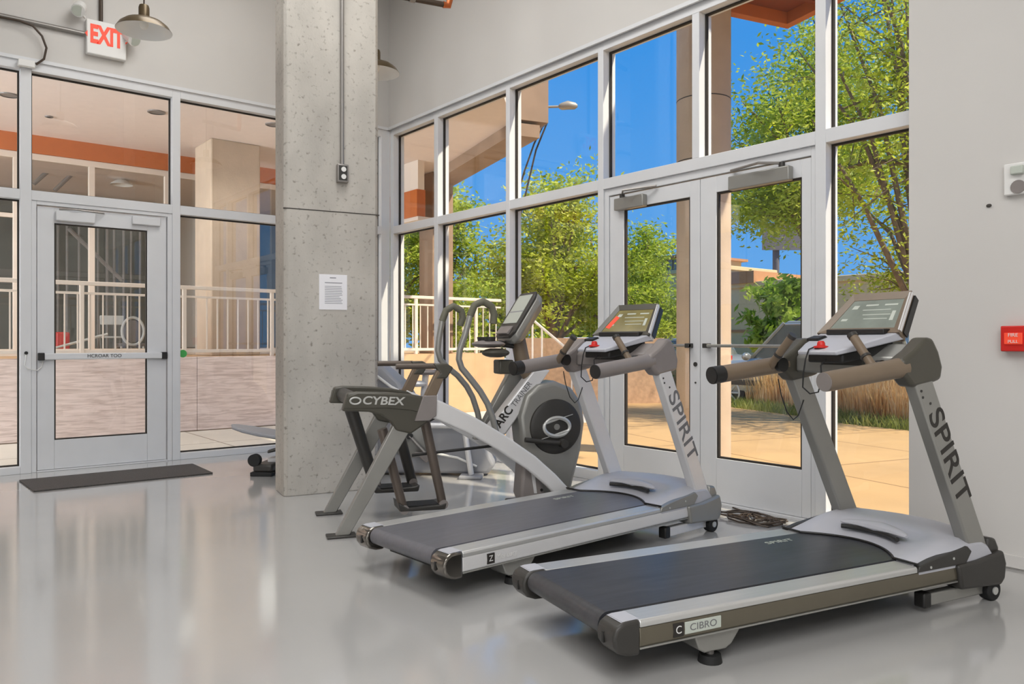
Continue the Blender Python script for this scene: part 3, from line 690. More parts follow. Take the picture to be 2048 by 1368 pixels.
    scn = U().loft([[dp(0.10, -0.84, 0.001), dp(0.10, 0.84, 0.001), dp(0.86, 0.84, 0.001), dp(0.86, -0.84, 0.001)],
                    [dp(0.10, -0.84, 0.004), dp(0.10, 0.84, 0.004), dp(0.86, 0.84, 0.004), dp(0.86, -0.84, 0.004)]]).build('screen', P['screen'], con)
    rd = U()
    for t0, t1, a, b in ((0.70, 0.74, -0.3, 0.1), (0.70, 0.74, 0.3, 0.7), (0.58, 0.60, -0.3, 0.55), (0.45, 0.47, -0.2, 0.6), (0.34, 0.36, -0.1, 0.55), (0.62, 0.72, -0.68, -0.5), (0.30, 0.36, -0.72, -0.55), (0.3, 0.55, 0.62, 0.72)):
        rd.loft([[dp(t0, a, 0.0038), dp(t0, b, 0.0038), dp(t1, b, 0.0038), dp(t1, a, 0.0038)], [dp(t0, a, 0.0050), dp(t0, b, 0.0050), dp(t1, b, 0.0050), dp(t1, a, 0.0050)]])
    rd.build('readout', 'readout', scn, smooth=False)
    if P['sticker']:
        U().loft([[dp(0.25, -0.82, 0.004), dp(0.2, -0.62, 0.004), dp(0.6, -0.55, 0.004), dp(0.66, -0.75, 0.004)], [dp(0.25, -0.82, 0.0055), dp(0.2, -0.62, 0.0055), dp(0.6, -0.55, 0.0055), dp(0.66, -0.75, 0.0055)]]).build('warning_decal', 'exitred', scn)
    U().box((1.525, -0.155, 1.236), (1.572, 0.175, 1.262)).build('reading_rack', 'black', con, 0.004)
    U().prism([(1.43, 1.203), (1.50, 1.222), (1.48, 1.232), (1.43, 1.218)], 'r', -0.19, -0.12).build('cup_holder', 'black', con)
    bt = U().lathe([(0.001, 0.034), (0.012, 0.033), (0.018, 0.024), (0.019, 0.012), (0.034, 0.008), (0.034, 0.0), (0.001, 0.0)], (1.335, -0.015, 1.172), 20).build('stop_button', 'red', con)
    U().tube([(1.315, -0.04, 1.175), (1.288, -0.045, 1.165), (1.272, -0.05, 1.12), (1.268, -0.06, 1.05), (1.275, -0.07, 0.985), (1.29, -0.04, 0.955), (1.30, 0.0, 0.965), (1.30, 0.02, 1.02), (1.305, 0.01, 1.09), (1.33, 0.02, 1.12)], 0.0035, 6).build('safety_cord', 'rubber', con)
    U().tube([(1.385, -0.335, 1.01), (1.40, -0.33, 0.93), (1.43, -0.32, 0.84), (1.47, -0.315, 0.80), (1.50, -0.312, 0.82), (1.54, -0.312, 0.9)], 0.003, 6).build('sensor_wire', 'rubber', R)
    return R
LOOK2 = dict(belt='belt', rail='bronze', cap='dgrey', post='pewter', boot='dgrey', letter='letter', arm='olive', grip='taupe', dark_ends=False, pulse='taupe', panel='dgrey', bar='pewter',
             back='taupe', bezel='taupe', screen='screen', sticker=False, plate=True, mark=('C', 'CIBRO'))  # near treadmill: its shade is put into darker paint
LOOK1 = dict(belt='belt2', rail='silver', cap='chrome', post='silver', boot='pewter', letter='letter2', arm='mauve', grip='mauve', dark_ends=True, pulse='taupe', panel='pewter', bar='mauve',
             back='silver', bezel='olive', screen='screen2', sticker=True, plate=False, mark=('Z', 'Mercury'))  # farther treadmill: window light is put into lighter paint
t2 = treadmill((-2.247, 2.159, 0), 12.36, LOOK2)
tag(t2, 'silver treadmill darkened for shade, with dark lettering in the right foreground, nearest the camera', 'treadmill', 'treadmills')
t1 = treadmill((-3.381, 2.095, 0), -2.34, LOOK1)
tag(t1, 'silver treadmill lightened for window light, with grey belt between the arc trainer and the nearer treadmill', 'treadmill', 'treadmills')

# ================================================================== ARC TRAINER  (u forward, r right, z up)
A = empty('arc_trainer', (-4.7625, 2.305, 0), math.radians(90-19.4))
tag(A, 'grey arc trainer elliptical with curved silver side rails beside the concrete column', 'elliptical trainer')
for s in (1, -1):
    lg = U().hexa([(-0.012, s*0.316, 0.010), (0.074, s*0.316, 0.010), (0.074, s*0.366, 0.010), (-0.012, s*0.366, 0.010)],
                  [(0.355, s*0.316, 0.70), (0.485, s*0.316, 0.70), (0.485, s*0.366, 0.70), (0.355, s*0.366, 0.70)]).build('leg', 'pewter', A, 0.006)
    U().box((-0.065, s*0.341-0.055, 0.0), (0.115, s*0.341+0.055, 0.013)).build('foot_plate', 'dgrey', lg, 0.004)
    cv = [(0.026, 0.775), (0.058, 0.884), (0.12, 0.892), (0.30, 0.884), (0.46, 0.868), (0.575, 0.845), (0.608, 0.825), (0.612, 0.726), (0.53, 0.668), (0.455, 0.620), (0.36, 0.645), (0.325, 0.702), (0.27, 0.742), (0.19, 0.766), (0.10, 0.772)]
    co = U().prism(cv, 'r', s*0.300, s*0.378).build('side_cover', 'olive', A, 0.012, seg=3)
    U().prism([(0.05, 0.862), (0.12, 0.885), (0.30, 0.876), (0.46, 0.860), (0.565, 0.838), (0.545, 0.745), (0.45, 0.770), (0.30, 0.787), (0.035, 0.792)], 'r', s*0.376, s*0.384).build('logo_panel', 'olive', co, 0.004)
    if s > 0:
        text('lettering', 'CYBEX', 0.070, 'logo', co, (0.275, -0.3845, 0.832), (1, 0, -0.05), (0.05, 0, 1), align='CENTER', sx=1.2, shear=0.15, bold=0.0015)
        ring = [(0.105+0.032*math.cos(t), 0.386, 0.838+0.020*math.sin(t)) for t in [2*PI*k/24 for k in range(24)]]
        U().tube(ring, 0.006, 6, closed=True).build('emblem', 'logo', co)
    bm_path = [(0.545, 0.800), (0.66, 0.752), (0.852, 0.662), (1.058, 0.540), (1.27, 0.395), (1.414, 0.270), (1.524, 0.155), (1.62, 0.045)]
    U().strip(bm_path, [0.13, 0.118, 0.112, 0.108, 0.104, 0.100, 0.098, 0.096], s*0.318, s*0.368).build('curved_rail', 'silver', A, 0.012, seg=3)
    st = U().hexa([(0.515, s*0.322, 0.80), (0.600, s*0.322, 0.80), (0.600, s*0.364, 0.80), (0.515, s*0.364, 0.80)],
                  [(0.625, s*0.322, 1.02), (0.695, s*0.322, 1.02), (0.695, s*0.364, 1.02), (0.625, s*0.364, 1.02)]).build('stanchion', 'taupe', A, 0.008)
    U().prism([(0.600, 1.062), (0.690, 1.062), (0.735, 1.035), (0.690, 0.965), (0.615, 0.965), (0.645, 1.0)], 'r', s*0.316, s*0.370).build('corner_joint', 'olive', st, 0.01)
    U().tube([(0.365, s*0.343, 1.046), (0.62, s*0.343, 1.046)], 0.019, 14).build('handrail', 'lever', A)
    U().prism([(0.475, 0.70), (0.53, 0.86), (0.62, 0.86), (0.615, 0.73), (0.57, 0.70)], 'r', s*0.366, s*0.390).build('bracket', 'mauve', A, 0.005)
    # moving arm with a hooked grip
    du = 0.0 if s > 0 else -0.095
    ap = [(1.055, 1.325), (1.062, 1.385), (1.045, 1.440), (0.985, 1.474), (0.925, 1.448), (0.893, 1.375), (0.858, 1.247), (0.822, 1.150), (0.815, 1.085), (0.835, 1.025), (0.895, 0.955), (0.963, 0.870), (1.015, 0.785), (1.051, 0.690), (1.08, 0.58)]
    if s < 0: ap = [(0.935, 1.318), (0.955, 1.375), (0.945, 1.425), (0.885, 1.458), (0.832, 1.425), (0.803, 1.350), (0.780, 1.230), (0.772, 1.140), (0.790, 1.075), (0.840, 1.020), (0.916, 0.960), (0.985, 0.880), (1.030, 0.800), (1.067, 0.690), (1.09, 0.58)]
    U().tube([(a, s*0.20, b) for a, b in ap[5:]], 0.021, 14).build('swing_arm', 'pewter', A)
    gp = []
    for k in range(5):
        gp += [(ap[k][0], s*0.20, ap[k][1]), ((ap[k][0]+ap[k+1][0])/2, s*0.20, (ap[k][1]+ap[k+1][1])/2)]
    U().tube(gp+[(ap[5][0], s*0.20, ap[5][1])], 0.0245, 14).build('hook_grip', 'hook', A)
    # pedal with its front and rear levers
    if s > 0: fl = ((0.575, 0.705), (0.700, 0.128)); rl = ((0.300, 0.640), (0.440, 0.110)); pz = 0.105
    else: fl = ((0.470, 0.660), (0.590, 0.205)); rl = ((0.150, 0.770), (0.330, 0.200)); pz = 0.175
    r0 = 0.215*s
    pd = U().prism([(rl[1][0]-0.03, pz), (fl[1][0]+0.01, pz-0.005), (fl[1][0]+0.02, pz+0.04), (fl[1][0]-0.02, pz+0.03), (rl[1][0]+0.02, pz+0.022), (rl[1][0]-0.04, pz+0.06)], 'r', s*0.055, s*0.255).build('pedal', 'dgrey', A, 0.008)
    U().box((rl[1][0], s*0.155-0.08, pz+0.024), (fl[1][0]-0.03, s*0.155+0.08, pz+0.031)).build('tread_pad', 'rubber', pd)
    U().tube([(fl[0][0], r0, fl[0][1]), (fl[1][0], r0, fl[1][1])], [0.033, 0.029] if s > 0 else [0.038, 0.036], 14).build('front_lever', 'lever' if s > 0 else 'dgrey', pd)
    U().tube([(rl[0][0], r0, rl[0][1]), (rl[1][0], r0, rl[1][1])], [0.033, 0.029] if s > 0 else [0.046, 0.040], 14).build('rear_lever', 'lever' if s > 0 else 'dgrey', pd)
    for q in (fl, rl): U().cyl((q[1][0], r0-0.036, q[1][1]+0.005), (q[1][0], r0+0.036, q[1][1]+0.005), 0.030, 16).build('end_bushing', 'mauve', pd)
U().cyl((0.12, -0.31, 0.832), (0.12, 0.31, 0.832), 0.048, 20).build('rear_crossbar', 'dgrey', A)
U().cyl((0.45, -0.31, 0.76), (0.45, 0.31, 0.76), 0.04, 20).build('pivot_shaft', 'dgrey', A)
U().tube([(0.505, 0.17, 0.455), (1.122, 0.16, 0.495)], 0.010, 8).build('link_rod', 'black', A)
U().tube([(0.545, -0.12, 0.575), (0.82, -0.12, 0.715)], 0.011, 8).build('link_rod', 'black', A)
hs = [(1.33, 0.83), (1.42, 0.90), (1.55, 0.925), (1.68, 0.875), (1.76, 0.77), (1.785, 0.62), (1.755, 0.42), (1.70, 0.22), (1.66, 0.06), (1.42, 0.06), (1.36, 0.30), (1.30, 0.50), (1.28, 0.68)]
ho = U().prism(hs, 'r', -0.115, 0.105).build('drive_housing', 'pewter', A, 0.035, seg=4)
dc = U().lathe([(0.001, 0.026), (0.165, 0.022), (0.190, 0.012), (0.196, 0.0), (0.001, 0.0)], (0, 0, 0), 48)
vv = dc.v; dc.v = [(1.552+x, -0.104-z, 0.600+(-y)) for x, y, z in vv]
di = dc.build('flywheel_cover', 'dgrey', ho)
def swoosh(sg):
    o_ = []
    for k in range(23):
        t = k/22
        if t < 0.72: a_ = PI*(1.02-1.15*t/0.72); p = (0.075*math.cos(a_), 0.050*math.sin(a_))
        else: q_ = (t-0.72)/0.28; p = (0.0693-0.0*q_, -0.018)
        if t >= 0.72: p = (0.071-0.165*q_, -0.0205-0.045*q_)
        o_.append((1.552+sg*p[0]*1.3, 0.131, 0.600+sg*p[1]*1.3))
    return o_
for sg in (1, -1): U().tube(swoosh(sg), [0.003+0.0125*math.sin(PI*min(1, k/20))**0.8 if k < 21 else 0.003 for k in range(23)], 6).build('swoosh', 'logo', di)
U().cyl((1.552, 0.128, 0.6), (1.552, 0.134, 0.6), 0.022, 16).build('axle_cap', 'pewter', di)
cr_ = U().tube([(1.30, 0.165, 0.523), (1.46, 0.165, 0.500), (1.585, 0.165, 0.487)], 0.017, 12).build('crank_arm', 'dgrey', A)
U().cyl((1.585, 0.14, 0.487), (1.585, 0.20, 0.487), 0.030, 18).build('crank_pin', 'dgrey', cr_)
ms = U().hexa([(1.03, -0.05, 0.55), (1.19, -0.05, 0.55), (1.19, 0.07, 0.55), (1.03, 0.07, 0.55)], [(1.40, -0.05, 1.0), (1.53, -0.05, 1.0), (1.53, 0.07, 1.0), (1.40, 0.07, 1.0)]).build('mast', 'silver', A, 0.012)
text('lettering', 'ARC', 0.085, 'letter', ms, (1.128, -0.071, 0.615), (0.36, 0, 0.45), (-0.45, 0, 0.36), sx=0.95, bold=0.002)
text('lettering', 'TRAINER', 0.055, 'letter2', ms, (1.245, -0.071, 0.750), (0.36, 0, 0.45), (-0.45, 0, 0.36), sx=0.95)
U().box((1.145, -0.075, 0.975), (1.255, 0.065, 1.075)).build('control_box', 'olive', A, 0.012)
U().hexa([(1.02, -0.20, 0.50), (1.16, -0.20, 0.50), (1.16, -0.12, 0.50), (1.02, -0.12, 0.50)], [(1.30, -0.20, 1.0), (1.42, -0.20, 1.0), (1.42, -0.12, 1.0), (1.30, -0.12, 1.0)]).build('far_mast', 'pewter', A, 0.01)
U().tube([(1.42, 0, 0.93), (1.34, 0, 1.06), (1.305, 0, 1.24)], [0.062, 0.056, 0.052], 18).build('console_neck', 'taupe', A)
c0_ = Vector((1.185, 0, 1.235)); c1_ = Vector((1.385, 0, 1.555)); cv_ = (c1_-c0_).normalized(); cn_ = Vector((-cv_.z, 0, cv_.x))
def ap_(t, r, off):
    p = c0_+(c1_-c0_)*t+cn_*off; return (p.x, r, p.z)
def ring_(off, sc_, t0, t1):
    o_ = []
    for t, r in ((t0, -0.14), (t0, 0.14), (t0+0.12, 0.185), (t1-0.12, 0.185), (t1, 0.15), (t1, -0.15), (t1-0.12, -0.185), (t0+0.12, -0.185)):
        tm = (t0+t1)/2; o_.append(ap_(tm+(t-tm)*sc_, r*sc_, off))
    return o_
cs = U().loft([ring_(0.0, 1.0, 0, 1), ring_(-0.018, 1.0, 0, 1)]).build('console_face', 'dgrey', A, 0.006)
U().loft([ring_(-0.018, 0.985, -0.03, 1.0), ring_(-0.06, 0.99, -0.06, 0.98), ring_(-0.105, 0.80, -0.05, 0.95), ring_(-0.125, 0.45, 0.0, 0.9)]).build('console_back', 'pewter', cs, 0.01)
sn = U().loft([[ap_(0.30, -0.145, 0.001), ap_(0.30, 0.145, 0.001), ap_(0.93, 0.135, 0.001), ap_(0.93, -0.135, 0.001)], [ap_(0.30, -0.145, 0.004), ap_(0.30, 0.145, 0.004), ap_(0.93, 0.135, 0.004), ap_(0.93, -0.135, 0.004)]]).build('screen', 'readout', cs)
U().loft([[ap_(0.55, -0.14, 0.004), ap_(0.55, 0.14, 0.004), ap_(0.57, 0.14, 0.004), ap_(0.57, -0.14, 0.004)], [ap_(0.55, -0.14, 0.0055), ap_(0.55, 0.14, 0.0055), ap_(0.57, 0.14, 0.0055), ap_(0.57, -0.14, 0.0055)]]).build('divider', 'ink', sn)
U().loft([[ap_(0.05, -0.12, 0.0), ap_(0.05, 0.12, 0.0), ap_(0.24, 0.12, 0.0), ap_(0.24, -0.12, 0.0)], [ap_(0.05, -0.12, 0.02), ap_(0.05, 0.12, 0.02), ap_(0.22, 0.12, 0.012), ap_(0.22, -0.12, 0.012)]]).build('keypad', 'mauve', cs, 0.003)
ty = U().ell((1.085, 0.0, 1.185), (0.115, 0.165, 0.028), 24, 8).build('accessory_tray', 'mauve', A)
for uu, rr in ((1.07, -0.08), (1.07, 0.08)):
    U().lathe([(0.035, 0.0), (0.042, 0.035), (0.038, 0.036), (0.03, 0.006)], (uu, rr, 1.20), 18).build('cup_ring', 'dgrey', ty)
U().ell((1.11, 0.09, 1.125), (0.10, 0.075, 0.034), 20, 8).build('cup_holder', 'olive', A)
U().tube([(1.16, 0, 1.19), (1.30, 0, 1.17)], 0.022, 10).build('tray_arm', 'dgrey', A)
tw = U().prism([(1.25, 0.40), (1.36, 0.40), (1.42, 0.06), (1.27, 0.06), (1.23, 0.16)], 'r', 0.10, 0.27).build('gear_cover', 'mauve', A, 0.02, seg=3)
U().prism([(1.300, 0.34), (1.325, 0.34), (1.345, 0.17), (1.325, 0.17)], 'r', 0.268, 0.276).build('highlight_rib', 'silver', tw)
for zz in (0.09, 0.19): U().cyl((1.38, 0.268, zz), (1.38, 0.276, zz), 0.010, 10).build('bolt', 'black', tw)
bf = U().box((1.50, -0.39, 0.0), (1.68, 0.39, 0.07)).build('front_base', 'pewter', A, 0.012)
U().box((1.24, -0.10, 0.0), (1.52, 0.10, 0.075)).build('base_spine', 'dgrey', A, 0.01)

# ================================================================== RECUMBENT TRAINER behind the column
Eq = empty('seated_trainer', (-7.15, 2.78, 0), math.radians(90-43))
tag(Eq, 'low grey exercise machine half hidden behind the concrete column and arc trainer', 'exercise machine')
rf = U().box((0.02, -0.30, 0.035), (0.20, 0.30, 0.105)).build('rear_foot', 'dgrey', Eq, 0.02)
for rr in (-0.27, 0.0, 0.27): U().box((0.0, rr-0.04, 0.0), (0.2, rr+0.04, 0.036)).build('foot_pad', 'rubber', rf, 0.006)
U().cyl((0.03, 0.24, 0.14), (0.03, 0.30, 0.14), 0.055, 20).build('roller', 'rubber', rf)
U().tube([(0.10, 0.1, 0.10), (0.32, 0.1, 0.16), (0.9, 0.1, 0.12), (1.3, 0.1, 0.10)], 0.04, 12).build('frame_rail', 'silver', Eq)
def blade(u0, u1, r0, r1, z0, z1, th):
    top = []; n = 14
    for k in range(n):
        t = 2*PI*k/n; cu = (u0+u1)/2-(u1-u0)/2*math.cos(t); cr2 = (r0+r1)/2+(r1-r0)/2*math.sin(t)
        top.append((cu, cr2, z0+(z1-z0)*max(0.0, (cu-u0)/(u1-u0))**0.8))
    return U().loft([[(a, b, c-th) for a, b, c in top], top])
blade(-0.30, 0.55, -0.16, 0.20, 0.44, 0.30, 0.035).build('foot_platform', 'bikegrey', Eq, 0.012)
blade(0.12, 0.75, 0.1, 0.32, 0.22, 0.36, 0.03).build('foot_platform', 'dgrey', Eq, 0.01)
U().tube([(0.30, 0.02, 0.30), (0.45, 0.05, 0.14)], 0.03, 10).build('platform_link', 'dgrey', Eq)
bd = [(0.92, 0.02), (2.12, 0.02), (2.18, 0.10), (2.05, 0.34), (1.80, 0.56), (1.45, 0.70), (1.15, 0.78), (0.98, 0.70), (0.90, 0.36)]
bo = U().prism(bd, 'r', -0.16, 0.16).build('body_shell', 'bikegrey', Eq, 0.03, seg=3)
dv_ = U().lathe([(0.001, 0.02), (0.18, 0.018), (0.2, 0.006), (0.2, 0.0), (0.001, 0.0)], (0, 0, 0), 40)
dv_.v = [(1.42+x, -0.160-z, 0.36-y) for x, y, z in dv_.v]
dd = dv_.build('drive_disc', 'pewter', bo)
U().cyl((1.42, 0.175, 0.36), (1.42, 0.215, 0.36), 0.028, 16).build('axle', 'black', dd)
U().tube([(1.42, 0.20, 0.36), (1.56, 0.20, 0.21)], 0.017, 8).build('crank_arm', 'conduit', Eq)
U().prism([(1.47, 0.22), (1.68, 0.21), (1.58, 0.13)], 'r', 0.18, 0.26).build('pedal', 'mauve', Eq, 0.005)
U().tube([(1.64, 0.2, 0.21), (1.85, 0.19, 0.17), (2.02, 0.17, 0.09)], 0.011, 8).build('pedal_strap', 'white', Eq)
U().tube([(1.62, 0.24, 0.46), (1.84, 0.24, 0.46), (1.92, 0.24, 0.42), (1.98, 0.24, 0.03)], 0.026, 12).build('stabiliser_tube', 'silver', Eq)
U().box((1.88, 0.14, 0.0), (2.08, 0.34, 0.028)).build('stabiliser_foot', 'bikegrey', Eq, 0.008)
st = U().loft([[(1.10, -0.22, 0.66), (1.44, -0.22, 0.64), (1.44, 0.20, 0.64), (1.10, 0.20, 0.66)], [(1.06, -0.22, 0.88), (1.34, -0.22, 0.82), (1.34, 0.20, 0.82), (1.06, 0.20, 0.88)], [(1.04, -0.16, 1.0), (1.16, -0.16, 0.98), (1.16, 0.14, 0.98), (1.04, 0.14, 1.0)]]).build('seat_back', 'bikegrey', Eq, 0.03)
U().prism([(0.70, 0.60), (1.02, 0.62), (1.02, 0.72), (0.72, 0.70)], 'r', -0.2, 0.2).build('seat', 'bikegrey', Eq, 0.03)
U().tube([(1.50, 0.0, 0.6), (1.53, 0.0, 0.91)], 0.03, 10).build('console_post', 'silver', Eq)
U().ell((1.54, 0.02, 0.925), (0.14, 0.10, 0.028), 18, 8).build('console', 'mauve', Eq)
U().ell((1.47, 0.06, 0.82), (0.08, 0.06, 0.03), 16, 8).build('cup_holder', 'silver', Eq)
U().tube([(1.08, 0.21, 0.93), (1.26, 0.23, 0.80), (1.42, 0.23, 0.72)], 0.013, 8).build('side_handle', 'white', Eq)

# ================================================================== BREEZEWAY AND DOCK beyond the left glazing
XD = -11.0
struct(box('breezeway_floor', (XD, -8, -0.2), (XL-0.16, 9.2, -0.01), 'walk2'))
struct(box('dock_slab', (-20, -8, -0.2), (XD-0.03, 8.7, 1.0), 'docktan'))
yj = onX(395, 800, XD).y
pls = [(-4.2, -1.55, 'pale plywood panel on the dock face left of the single door'), (-1.545, yj-0.006, 'wide knotted plywood panel on the dock face behind the single door'), (yj, yj+2.44, 'streaked plywood panel on the dock face right of the single door')]
for a, b, t in pls: tag(box('plywood_panel', (XD-0.028, a, 0.0), (XD, b, 1.0), 'ply', None, 0.003), t, 'plywood panel', 'plywood panels on the dock face')
gr = empty('guard_railing', (XD-0.08, 0, 1.0))
tag(gr, 'cream painted guard railing with thin balusters along the raised dock edge', 'railing')
yp = [onX(166, 600, XD).y, onX(372, 600, XD).y, onX(548, 600, XD).y]
dyp = yp[2]-yp[1]; posts = [yp[0]-2*dyp, yp[0]-dyp, yp[0], yp[1], yp[2]]
while posts[-1] < 8.0: posts.append(min(posts[-1]+dyp, 8.62))
box('top_rail', (-0.03, posts[0], 0.915), (0.03, 8.65, 0.965), 'cream', gr, 0.006)
box('middle_rail', (-0.015, posts[0], 0.80), (0.015, 8.65, 0.83), 'cream', gr, 0.004)
box('bottom_rail', (-0.02, posts[0], 0.055), (0.02, 8.65, 0.10), 'cream', gr, 0.004)
for y in posts: box('post', (-0.025, y-0.025, 0.0), (0.025, y+0.025, 0.93), 'cream', gr, 0.004)
nb_ = 84; y0_, y1_ = -3.4, 8.55
bl = B().box((-0.008, -0.008, 0.09), (0.008, 0.008, 0.81)).build('baluster', 'cream', gr); bl.location = (0, y0_, 0)
for i in range(1, nb_):
    c = bl.copy(); C.objects.link(c); c.parent = gr; c.location = (0, y0_+(y1_-y0_)*i/(nb_-1), 0)
a = onX(422, 400, -11.55).y; b = onX(521, 400, -11.55).y
tag(box('concrete_column', (-12.3, a, 1.0), (-11.55, b, 4.15), 'concrete2', None, 0.02), 'pale square concrete column on the dock seen right of the single door', 'column')
cc = empty('concrete_column', (-11.66, 7.66, 1.0), 0.0)
tag(cc, 'tall shade-browned concrete column at the dock corner behind the railing, left window bays', 'column')
box('shaft', (-0.22, -0.22, 0), (0.22, 0.22, 3.15), 'shadeconc', cc, 0.02)
box('downpipe', (0.221, -0.12, 0), (0.27, -0.05, 3.0), 'rust', cc, 0.01)
# facade of the unit across the breezeway
XF = -13.0
fy = lambda px, X=XF: onX(px, 500, X).y
ztr = onX(10, 429, XF).z
mu = B()
my = [-4.0, fy(-130), fy(33), fy(184), fy(335), 4.1, 5.8, 7.35]
for y in my: mu.box((XF-0.08, y-0.04, 1.0), (XF, y+0.04, 3.84))
mu.box((XF-0.081, -4, 3.80), (XF+0.001, 7.4, 3.89)); mu.box((XF-0.081, -4, 1.0), (XF+0.001, 7.4, 1.10)); mu.box((XF-0.07, -4, ztr-0.03), (XF-0.01, fy(33), ztr+0.03))
w3 = struct(mu.build('window_3', 'cream', bevel=0.003))
for k in range(len(my)-1): box('pane', (XF-0.045, my[k]+0.04, 1.10), (XF-0.04, my[k+1]-0.04, 3.80), 'glass', w3)
struct(box('wall_dock', (XF-0.12, -4, 3.892), (XF+0.02, 7.4, 4.15), 'orange'))
b1 = fy(346); b2 = fy(408)
tag(box('roller_shutter', (XF-0.20, b1, 1.11), (XF-0.10, b2, 3.2), 'shutter', None, 0.01), 'grey closed shutter behind the dock glazing beside the pale concrete column', 'shutter')
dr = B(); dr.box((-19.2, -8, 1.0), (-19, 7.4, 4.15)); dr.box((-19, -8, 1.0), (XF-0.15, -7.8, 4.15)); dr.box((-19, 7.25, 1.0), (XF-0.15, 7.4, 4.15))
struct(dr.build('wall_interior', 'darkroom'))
so_edge0 = onz(901, 323, 4.15); so_edge1 = onz(1010, 252.5, 4.15)
ed = (so_edge1-so_edge0).normalized()
def on_edge(px):
    r = ray(px, 300); A2 = Vector((r.x, r.y)); P2 = Vector((so_edge0.x, so_edge0.y)); D2 = Vector((ed.x, ed.y))
    det = A2.x*(-D2.y)+D2.x*A2.y; t = (P2.x*D2.y*-1+D2.x*P2.y)/det; return Vector((A2.x*t, A2.y*t, 4.15))
E1 = on_edge(1098); en = Vector((-ed.y, ed.x, 0))   # outward from the building
if en.y < 0: en = -en
def px_of(P):
    d_ = FW.x*P.x+FW.y*P.y; return 1024+FPX*(RT.x*P.x+RT.y*P.y)/d_
while px_of(E1+en*0.55) > 1098: E1 = E1-ed*0.02
W0 = so_edge0-ed*9.5
back = Vector((E1.x+1.7, 4.98, 4.15))  # soffit corner extended along the wall to keep sun off the plywood
sf = B(); sf.prism([(XL-0.31, -8), (XL-0.31, 4.98), (back.x, 4.98), (E1.x, E1.y), (W0.x, W0.y), (-20, W0.y), (-20, -8)], 'z', 4.15, 4.45)
struct(sf.build('soffit', 'soffit', smooth=False))
bmn = B()
def edge_box(mb, p, q, n0, n1, z0, z1):
    mb.prism([((p+en*n0).x, (p+en*n0).y), ((q+en*n0).x, (q+en*n0).y), ((q+en*n1).x, (q+en*n1).y), ((p+en*n1).x, (p+en*n1).y)], 'z', z0, z1)
edge_box(bmn, W0, E1, 0.0, 0.42, 3.98, 4.152); edge_box(bmn, W0, E1-ed*0.25, 0.12, 0.55, 4.152, 6.2)
edge_box(bmn, E1-ed*0.25, E1, -0.25, 0.55, 4.2, 6.2)
struct(bmn.build('roof_edge', 'shadeconc'))
for k, (px, py) in enumerate(((18, 190), (313, 224), (547, 249), (-160, 165), (98, 233))):
    p = onz(px, py, 4.148)
    rw = 0.09 if k < 4 else 0.03
    dlt = B().lathe([(rw, -0.012), (rw+0.018, -0.010), (rw+0.02, 0.0), (rw, 0.0)], (p.x, p.y, p.z), 24).build('downlight', 'mauve')
    tag(dlt, ['round recessed downlight in the breezeway soffit at the left edge, left of the door', 'round recessed downlight in the breezeway soffit over the right side of the door', 'round recessed downlight in the breezeway soffit next to the room column', 'round recessed downlight in the breezeway soffit far left outside the door', 'tiny round sensor in the breezeway soffit left of the door'][k], 'downlight')
    B().cyl((p.x, p.y, p.z-0.004), (p.x, p.y, p.z-0.001), rw, 20).build('lens', 'mauve' if k < 4 else 'hole', dlt)
    if k < 4: light('downlight_glow', 'SPOT', (p.x, p.y, p.z-0.03), 60, (1.0, 0.96, 0.92), radius=0.09, spot=2.6)
# things inside the unit across the breezeway
pl = empty('pendant_lamp', tuple(onX(243, 370, -15.5)))
tag(pl, 'small white pendant lamp inside the unit across the breezeway, above the single door', 'pendant lamp')
B().lathe([(0.03, 0.10), (0.07, 0.09), (0.17, 0.03), (0.19, 0.0), (0.165, 0.025), (0.06, 0.08)], (0, 0, 0), 24).build('shade', 'enamel', pl)
B().tube([(0, 0, 0.09), (0, 0, 4.15-pl.location.z)], 0.008, 6).build('cord', 'conduit', pl)
brs = [((67, 368), (128, 314), 'upper left pale brace rod behind the dock glazing'), ((109, 381), (177, 317), 'long pale brace rod behind the dock glazing over the door'), ((137, 457), (245, 562), 'pale brace rod sloping down to the right seen through the door glass')]
for p, q, t in brs: tag(B().tube([tuple(onX(*p, -15.8)), tuple(onX(*q, -15.8))], 0.035, 8).build('brace_rod', 'mauve'), t, 'brace')
for k, px in enumerate((116, 134, 158, 196, 214, 228, 247, 262, 280)):
    y = onX(px, 500, -17.5).y
    tag(B().tube([(-17.5, y, 1.0), (-17.5, y, 3.55)], 0.022, 8).build('wall_stud', 'mauve'), 'thin vertical metal stud standing in the dim unit behind the single door', 'stud', 'metal studs in the dim unit')
for k, px in enumerate((125, 150)):
    pass
p = onX(224, 692, -15.0); fc = empty('folding_chair', (p.x, p.y, 1.0), 0.0)
tag(fc, 'white folding chair standing in the unit across the breezeway', 'chair')
hw_ = 0.19
B().box((-0.02, -hw_, 0.50), (0.0, hw_, 0.66)).build('backrest', 'white', fc, 0.02)
B().box((-0.02, -hw_, 0.27), (-0.38, hw_, 0.30)).build('seat', 'white', fc, 0.01)
for s in (-1, 1):
    B().tube([(0.10, s*0.19, 0.0), (0.0, s*0.19, 0.32), (-0.02, s*0.19, 0.64)], 0.012, 8).build('leg', 'conduit', fc)
    B().tube([(-0.40, s*0.17, 0.0), (-0.05, s*0.17, 0.40)], 0.012, 8).build('leg', 'conduit', fc)
p = onX(266, 692, -14.2); oc = empty('oval_back_chair', (p.x, p.y, 1.0), 0.0)
tag(oc, 'white chair with a padded oval back in the unit across the breezeway', 'chair')
B().tube([(0.0, 0.17*math.cos(t), 0.38+0.23*math.sin(t)) for t in [2*PI*k/28 for k in range(28)]], 0.022, 10, closed=True).build('back_frame', 'white', oc)
